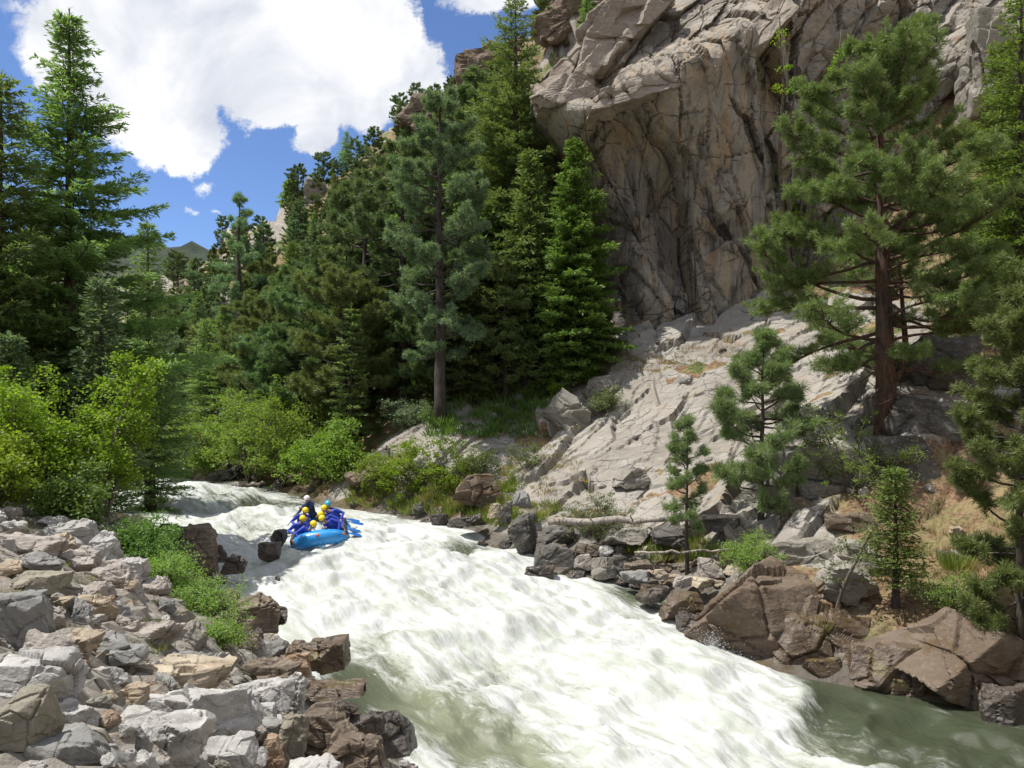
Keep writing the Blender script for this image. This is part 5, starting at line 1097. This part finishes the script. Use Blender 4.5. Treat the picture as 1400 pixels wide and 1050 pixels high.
# grass tufts (things one can see singly) and ground cover
GT = [mesh('blades', *grassy(300 + i, .45, .45, 300, .016), smooth=False) for i in range(3)]
def tuft_(px, py, Y, s, mat, label):
    x, y, z = foot(px, py, Y) if Y else ray(px, py, 10)
    o = obj('grass_tuft', GT[int(px) % 3], loc=(x, y, z)); o.scale = (s, s, s)
    if not len(GT[int(px) % 3].materials): GT[int(px) % 3].materials.append(M['grass'])
    o.material_slots[0].link = 'OBJECT'; o.material_slots[0].material = M[mat]; tag(o, label, 'grass tuft')
tuft_(1112, 828, 20.3, 1.9, 'drygrass', 'yellowish grass tuft hanging over the huge brown boulder')
tuft_(1310, 738, 21.6, 1.6, 'grass', 'spiky pale green tuft on the reddish soil at the right')
tuft_(1196, 852, 19.6, .8, 'grass', 'tiny green tuft on the wet ledge')
def cover(name, regions, n, mat, h, w_, seed, zmin=.15, spread=.3):
    rs_ = random.Random(seed); V = []; F = []; b = 0
    for (xa, ya, xb, yb, k) in regions:
        for _ in range(k):
            px, py = rs_.uniform(xa, xb), rs_.uniform(ya, yb); x, y, z = ray(px, py, 8)
            if z - float(wlev(x, y)) < zmin or y > 60: continue
            v_, f_ = grassy(rs_.randrange(9999), spread * 2, h * rs_.uniform(.6, 1.3), n, w_); v_ = v_ + (x, y, z); V.append(v_); F.append(f_ + b); b += len(v_)
    o = obj(name, mesh(name, np.concatenate(V), np.concatenate(F), smooth=False), M[mat]); o['kind'] = 'stuff'; return o
o = cover('bank_grass', [(480, 660, 700, 712, 260), (640, 690, 760, 720, 60), (850, 740, 990, 770, 60), (560, 640, 720, 700, 60)], 60, 'grass', .40, .03, 1)
o['label'] = 'green grass growing along the far bank'
o = cover('dry_grass', [(830, 480, 900, 510, 60), (690, 600, 800, 680, 50), (900, 470, 1020, 500, 40), (600, 560, 740, 640, 30), (720, 540, 800, 590, 30), (1180, 720, 1400, 800, 70)], 40, 'drygrass', .26, .02, 2)
o['label'] = 'dry yellow grass in patches on the slab and right slope'
o = cover('pile_weeds', [(0, 690, 130, 740, 70), (0, 740, 300, 900, 40)], 40, 'grass', .16, .008, 3, spread=.15)
o['label'] = 'thin weeds among the stones of the left pile'
o = cover('understory', [(560, 480, 740, 600, 170), (220, 600, 480, 640, 50), (0, 600, 240, 690, 60)], 70, 'bushdark', .55, .05, 4, spread=.5)
o['label'] = 'low green plants under the trees'
o = cover('yellow_flowers', [(780, 638, 830, 660, 5), (660, 635, 700, 650, 3), (880, 640, 905, 655, 3), (1210, 500, 1230, 515, 2)], 14, 'flower', .14, .05, 5, spread=.15)
o['label'] = 'small yellow flowers on the pale slab'

# fallen logs
def log(pts, r, label, name='fallen_log', cat='log'):
    P_ = [W3(*p) for p in pts]; mb = MB(); rs_ = np.random.RandomState(len(label)); n = 14
    pp = [Vector(P_[0]).lerp(Vector(P_[1]), i / (n - 1)) + Vector((0, 0, 0.03 * math.sin(i * 1.7) + .02 * rs_.randn())) for i in range(n)]
    mb.tube([tuple(q) for q in pp], [r * (1 - .5 * i / n) * (1 + .08 * rs_.randn()) for i in range(n)], 9)
    for i in (3, 6, 9):
        q = pp[i]; mb.tube([tuple(q), tuple(q + Vector((.1 * rs_.randn(), -.15, .22))), tuple(q + Vector((.2 * rs_.randn(), -.25, .38)))], [r * .25, r * .18, r * .06], 5)
    tag(obj(name, mb.mesh(name), M['deadwood']), label, cat)
log([(750, 714, 27.4), (1012, 706, 25.6)], .13, 'long grey fallen log lying across the right bank behind the young pine')
log([(868, 756, 25.6), (1004, 752, 24.6)], .05, 'thin white branch lying on the grass below the long fallen log', 'dead_branch', 'branch')
log([(1010, 650, 26.8), (1085, 590, 27.4)], .06, 'bare dead branch sticking up behind the bushy young pine', 'dead_branch', 'branch')
log([(318, 664, 43), (362, 660, 42)], .12, 'short drift log on the far bank rubble', 'drift_log')
# ------------------------------------------------------------------ raft and crew
M['raft'] = simple('blue_raft_rubber', (.02, .25, .62), .32, var=.12)
M['raftdark'] = simple('dark_blue_rubber', (.012, .09, .30), .45, var=.1)
M['raftfloor'] = simple('grey_raft_floor', (.10, .22, .32), .5, var=.1)
M['patch'] = simple('red_patch', (.45, .12, .06), .5); M['rope'] = simple('pale_rope', (.6, .58, .5), .8)
M['jacket'] = simple('royal_blue_jacket', (.014, .045, .38), .6, var=.25, bump=.3, bs=30)
M['navy'] = simple('navy_jacket', (.02, .05, .14), .65, var=.25, bump=.3, bs=30)
M['vest'] = simple('blue_life_vest', (.02, .045, .30), .65, var=.2, bump=.3)
M['darkvest'] = simple('black_life_vest', (.02, .02, .025), .65, var=.2, bump=.3)
M['pants'] = simple('dark_wetsuit', (.02, .022, .028), .55, var=.2)
M['skin'] = simple('skin', (.48, .27, .18), .5, var=.06)
M['yellow'] = simple('yellow_helmet', (.85, .62, .01), .28, var=.03); M['white'] = simple('white_helmet', (.80, .74, .74), .3, var=.03); M['cyan'] = simple('cyan_helmet', (.05, .42, .62), .3, var=.03)
M['paddle'] = simple('blue_paddle_blade', (.012, .11, .36), .35, var=.05); M['shaft'] = simple('paddle_shaft', (.06, .08, .13), .4)
M['hair'] = simple('dark_hair', (.05, .03, .02), .7); M['eye'] = simple('eye', (.03, .02, .02), .2); M['strap'] = simple('black_strap', (.02, .02, .02), .6)
bow = Vector(onwater(456, 753)); RZ = math.pi + .20
raftM = Matrix.Translation(bow + Vector((-.85, 2.0, -.08))) @ Euler((R(-1.5), R(7), RZ), 'XYZ').to_matrix().to_4x4() @ Matrix.Scale(1.0, 4)
rf = empty('raft'); rf.matrix_world = raftM; tag(rf, 'bright blue inflatable raft full of paddlers plunging through the rapids', 'raft')
def ring(n=64):
    P_ = []
    for i in range(n):
        a = 2 * math.pi * i / n; c, s = math.cos(a), math.sin(a)
        x = .82 * math.copysign(abs(c) ** .55, c); y = 1.85 * math.copysign(abs(s) ** .62, s)
        P_.append((x, y, .27 + .36 * max(0, abs(y) - 1.05) ** 1.5))
    return P_
def loop_tube(P_, r, n=16):
    N = len(P_); V = []
    for k in range(N):
        p = Vector(P_[k]); t = (Vector(P_[(k + 1) % N]) - Vector(P_[k - 1])).normalized(); b = t.cross(Vector((0, 0, 1))).normalized(); u_ = b.cross(t)
        for j in range(n): a = 2 * math.pi * j / n; V.append(tuple(p + (b * math.cos(a) + u_ * math.sin(a)) * r))
    return np.array(V), np.array([(k * n + j, k * n + (j + 1) % n, ((k + 1) % N) * n + (j + 1) % n, ((k + 1) % N) * n + j) for k in range(N) for j in range(n)])
V, F = loop_tube(ring(), .26); obj('outer_tube', mesh('outer_tube', V, F), M['raft'], rf)
V, F = loop_tube([(x * 1.20, y * 1.085, z + .17) for x, y, z in ring()], .018, 6); obj('grab_line', mesh('grab_line', V, F), M['rope'], rf)
for y in (.95, .05, -.85):
    b = MB(); b.tube([(-.75, y, .30), (-.4, y, .31), (0, y, .31), (.4, y, .31), (.75, y, .30)], [.19, .20, .20, .20, .19], 14); obj('thwart', b.mesh('thwart'), M['raft'], rf)
b = MB(); b.box((0, 0, .10), (1.5, 3.3, .10)); b.box((0, 0, .16), (.9, 2.9, .05)); obj('floor', b.mesh('floor', False), M['raftfloor'], rf)
for a in (.8, 1.57, 2.3, 3.9, 5.5):
    c, s = math.cos(a), math.sin(a); x = .82 * math.copysign(abs(c) ** .55, c); y = 1.85 * math.copysign(abs(s) ** .62, s); z = .27 + .36 * max(0, abs(y) - 1.05) ** 1.5
    b = MB(); b.ell((x * 1.22, y * 1.10, z + .12), (.10, .06, .07)); obj('patch', b.mesh('patch'), M['patch'], rf)
def fused(name, mb, vox, mat, parent=None, smooth_=2):
    o = bpy.data.objects.new('tmp', mb.mesh('tmp')); SC.collection.objects.link(o)
    md = o.modifiers.new('r', 'REMESH'); md.mode = 'VOXEL'; md.voxel_size = vox; md.use_smooth_shade = True
    ms = o.modifiers.new('s', 'SMOOTH'); ms.iterations = smooth_; ms.factor = .5
    dg = bpy.context.evaluated_depsgraph_get(); me = bpy.data.meshes.new_from_object(o.evaluated_get(dg)); me.name = name
    me.materials.clear(); me.materials.append(M[mat]); bpy.data.objects.remove(o)
    for p_ in me.polygons: p_.use_smooth = True
    return obj(name, me, None, parent)
def limb(mb, a, b, c, ra, rb, rc):
    mb.tube([tuple(a), tuple((a + b) / 2), tuple(b), tuple((b + c) / 2), tuple(c)], [ra, (ra + rb) / 2 * 1.04, rb, (rb + rc) / 2 * 1.06, rc], 12)
    mb.ell(a, (ra,) * 3); mb.ell(b, (rb * 1.02,) * 3); mb.ell(c, (rc,) * 3)
def elbow(a, c, L1, L2, pole):
    d = c - a; l = min(d.length, L1 + L2 - .01); d.normalize(); k = (L1 * L1 - L2 * L2 + l * l) / (2 * l); h = math.sqrt(max(0, L1 * L1 - k * k))
    p = (pole - d * pole.dot(d)).normalized(); return a + d * k + p * h, a + d * l
def hand(mb, w_, shaft, fore):
    """palm and five fingers closed round the shaft"""
    s = shaft.normalized(); f = (fore - s * fore.dot(s)).normalized(); nrm = s.cross(f)
    q = w_ + f * .045; rot = Matrix((s, f, nrm)).transposed().to_4x4(); mb.ell(q, (.042, .05, .020), rot)
    for i, L in enumerate((.030, .034, .032, .026)):
        b0 = q + f * .035 + s * (i - 1.5) * .021
        mb.tube([tuple(b0), tuple(b0 + f * L + nrm * .010), tuple(b0 + f * L * 1.05 + nrm * .036), tuple(b0 + f * .008 + nrm * .052), tuple(b0 - f * .006 + nrm * .046)], [.0105, .0100, .0095, .0085, .007], 7)
    b0 = q - f * .005 - s * .035; mb.tube([tuple(b0), tuple(b0 - s * .012 + nrm * .026 + f * .01), tuple(b0 + s * .004 + nrm * .050 + f * .024)], [.013, .011, .009], 7)
def person(label, S, side, chest, headv, look, handA, handB, blade, jacket='jacket', vest='vest', helmet='yellow', knees=None):
    """S seat point, chest and head offsets, hands and the blade end in raft coordinates"""
    S = Vector(S); pel = S + Vector((0, 0, .10)); ch = S + Vector(chest); hd = ch + Vector(headv); up = (ch - pel).normalized()
    look = Vector(look).normalized(); right = look.cross(up).normalized(); fwd = up.cross(right).normalized()
    hA, hB = Vector(handA), Vector(handB); sh = (hB - hA).normalized()
    nk = ch + up * .12; shR = ch + right * .185 + up * .04; shL = ch - right * .185 + up * .04
    body = MB(); jk = MB(); vs = MB(); pt = MB(); rot = Matrix((right, fwd, up)).transposed().to_4x4()
    for mb, g in ((body, 0), (jk, .018)):
        mb.ell(pel, (.165 + g, .125 + g, .13 + g), rot); mid = (pel * .55 + ch * .45); mb.ell(mid, (.145 + g, .11 + g, .16 + g), rot); mb.ell(ch - up * .06, (.175 + g, .125 + g, .17 + g), rot); mb.ell(ch + up * .05, (.17 + g, .09 + g, .07 + g), rot)
    vs.ell(ch - up * .10, (.195, .165, .175), rot); vs.ell(ch + up * .0, (.165, .15, .10), rot); vs.ell(mid, (.175, .145, .13), rot)
    body.tube([tuple(ch), tuple(nk), tuple(hd)], [.07, .056, .05], 10)
    for shp, h_, sg in ((shR, None, 1), (shL, None, -1)):
        tgt = hA if (shp - hA).length + ((shL if sg > 0 else shR) - hB).length < (shp - hB).length + ((shL if sg > 0 else shR) - hA).length else hB
        dirn = (tgt - shp).normalized(); el, wr = elbow(shp, tgt - dirn * .06, .29, .27, -up * .7 + right * sg * .6 - fwd * .2)
        limb(body, shp, el, wr, .050, .038, .026); limb(jk, shp, el, wr - (wr - el).normalized() * .02, .068, .056, .044); hand(body, wr, sh, (tgt - el).normalized())
    kn = knees or ((-.16, .40, .02), (.16, .42, .02))
    for sg, k_ in zip((-1, 1), kn):
        hip = pel + right * .09 * sg - up * .03; k2 = S + Vector(k_); ft = Vector((k2.x, k2.y + .02, .20))
        limb(body, hip, k2, ft, .082, .056, .040); limb(pt, hip, k2, ft, .092, .066, .052); body.ell(ft + Vector((0, .07, -.02)), (.045, .12, .038)); pt.ell(ft + Vector((0, .07, -.02)), (.05, .125, .045))
    # head: cranium, jaw, nose, ears, brow, lips
    hz = (up * .55 + Vector((0, 0, .6)) + fwd * .0).normalized(); hr = look.cross(hz).normalized(); hf = hz.cross(hr).normalized(); hrot = Matrix((hr, hf, hz)).transposed().to_4x4()
    body.ell(hd + hz * .03, (.076, .095, .098), hrot); body.ell(hd - hz * .045 + hf * .028, (.052, .058, .062), hrot); body.ell(hd + hf * .097 - hz * .012, (.014, .022, .024), hrot); body.ell(hd + hf * .086 - hz * .052, (.026, .012, .010), hrot)
    body.ell(hd + hf * .084 + hz * .022, (.055, .014, .010), hrot)
    for sg in (-1, 1): body.ell(hd + hr * .080 * sg - hz * .005, (.012, .022, .032), hrot)
    root = fused('person', body, .010, 'skin'); tag(root, label, 'person')
    fused('jacket', jk, .016, jacket, root); fused('life_vest', vs, .018, vest, root); fused('trousers', pt, .016, 'pants', root)
    e = MB()
    for sg in (-1, 1): e.ell(hd + hr * .030 * sg + hf * .086 + hz * .004, (.011, .010, .010), hrot, 8, 6)
    obj('eyes', e.mesh('eyes'), M['eye'], root)
    hm = MB(); c0 = hd + hz * .045 - hf * .005; n, mq = 20, 8; Vv = []
    for i in range(mq + 1):
        a = (math.pi * .56) * i / mq
        for j in range(n): b_ = 2 * math.pi * j / n; Vv.append(tuple(c0 + hr * (math.sin(a) * math.cos(b_) * .118) + hf * (math.sin(a) * math.sin(b_) * .140) + hz * (math.cos(a) * .125)))
    hm.add(Vv, [(i * n + j, (i + 1) * n + j, (i + 1) * n + (j + 1) % n, i * n + (j + 1) % n) for i in range(mq) for j in range(n)])
    hm.tube([tuple(c0 + hr * .07 + hf * .115 - hz * .012), tuple(c0 + hf * .155 - hz * .008), tuple(c0 - hr * .07 + hf * .115 - hz * .012)], [.008, .012, .008], 6)
    ho = obj('helmet', hm.mesh('helmet'), M[helmet], root); md = ho.modifiers.new('t', 'SOLIDIFY'); md.thickness = .012
    st = MB(); st.tube([tuple(c0 + hr * .095 - hz * .02), tuple(hd + hr * .06 - hz * .07 + hf * .03), tuple(hd - hz * .108 + hf * .035), tuple(hd - hr * .06 - hz * .07 + hf * .03), tuple(c0 - hr * .095 - hz * .02)], [.007] * 5, 5); obj('chin_strap', st.mesh('chin_strap'), M['strap'], ho)
    root.matrix_world = raftM
    # paddle
    bl = Vector(blade); d = (bl - hA).normalized(); pd = empty('paddle'); pd.matrix_world = raftM
    q = MB(); q.tube([tuple(hA - d * .10), tuple(hA.lerp(bl, .5)), tuple(bl)], [.016] * 3, 8); obj('shaft', q.mesh('shaft'), M['shaft'], pd)
    q = MB(); sd = d.cross(Vector((0, .3, 1))).normalized(); q.tube([tuple(hA - d * .10 - sd * .06), tuple(hA - d * .115), tuple(hA - d * .10 + sd * .06)], [.014, .018, .014], 7); obj('grip', q.mesh('grip'), M['raftdark'], pd)
    q = MB(); rows = [(-.02, .018), (.05, .06), (.14, .095), (.30, .105), (.42, .10), (.48, .07)]; nn = d.cross(sd)
    Vv = []
    for (t, w_) in rows:
        for (a_, b_) in ((-1, 0), (0, 1), (1, 0), (0, -1)): Vv.append(tuple(bl + d * t + sd * w_ * a_ + nn * .012 * b_))
    Q = [(i * 4 + j, i * 4 + (j + 1) % 4, (i + 1) * 4 + (j + 1) % 4, (i + 1) * 4 + j) for i in range(5) for j in range(4)] + [(3, 2, 1, 0), (20, 21, 22, 23)]
    q.add(Vv, Q); obj('blade', q.mesh('blade', False), M['paddle'], pd)
    return root, pd
def crew(label, plab, s, y, ins=.20, fw=.24, up_=.44, hin=.12, hfw=.13, **kw):
    S = (s * .74, y, .50); ch = (-s * ins, fw, up_); C = Vector(S) + Vector(ch)
    hA = C + Vector((-s * .16, .30, -.10)); hB = C + Vector((s * .30, .30, -.26)); bl = hA + (hB - hA).normalized() * kw.pop('reach', 1.0)
    r, p_ = person(label, S, s, ch, (-s * hin, hfw, .20), (-s * .25, 1, -.35), hA, hB, bl, **kw)
    tag(p_, plab, 'paddle'); return r
crew('paddler in a yellow helmet bent low at the front left of the raft', 'paddle with its blue blade low over the front left of the raft', 1, 1.20, ins=.36, fw=.30, up_=.26, hin=.24, hfw=.16, reach=.75)
crew('paddler in a yellow helmet at the front right, head close to the front left one', 'blue bladed paddle at the front right, lowest of three on that side', -1, 1.02, ins=.34, fw=.12, up_=.34, hin=.22, hfw=.10, reach=.8)
crew('paddler in a yellow helmet in the middle of the left row', 'paddle of the middle left paddler, its dark shaft pointing left', 1, .18, ins=.10, fw=.28, up_=.34, hin=.12, hfw=.18, reach=.8)
crew('paddler in a yellow helmet in the middle of the right row', 'blue bladed paddle of the middle right paddler', -1, .30, ins=.40, fw=.18, up_=.38, hin=.22, hfw=.10, reach=.8)
crew('paddler in a yellow helmet at the back of the left row, below the guide', 'paddle of the rear left paddler', 1, -.82, ins=.14, fw=.16, up_=.44, hin=.12, hfw=.10, reach=.6)
crew('paddler in a yellow helmet at the back of the right row', 'blue bladed paddle held highest on the right side', -1, -.55, ins=.26, fw=.14, up_=.46, hin=.26, hfw=.08, reach=.8)
r_, p_ = person('rafter in a light blue helmet half hidden at the back of the raft', (-.30, -1.35, .52), -1, (-.02, .10, .44), (0, .06, .22), (0, 1, -.1), (-.22, -.95, .85), (-.62, -.90, .72), (-.95, -.88, .60), helmet='cyan', jacket='navy')
tag(p_, 'paddle of the rafter in the light blue helmet', 'paddle')
r_, p_ = person('guide in a white helmet and navy jacket reaching a paddle out at the stern', (.30, -1.70, .72), 1, (.10, .08, .50), (.02, .08, .22), (.25, 1, -.15), (.72, -1.40, 1.12), (1.02, -1.34, .82), (1.42, -1.26, .42), helmet='white', jacket='navy', vest='darkvest')
tag(p_, 'long guide paddle with a blue blade stretched out left of the raft', 'paddle')
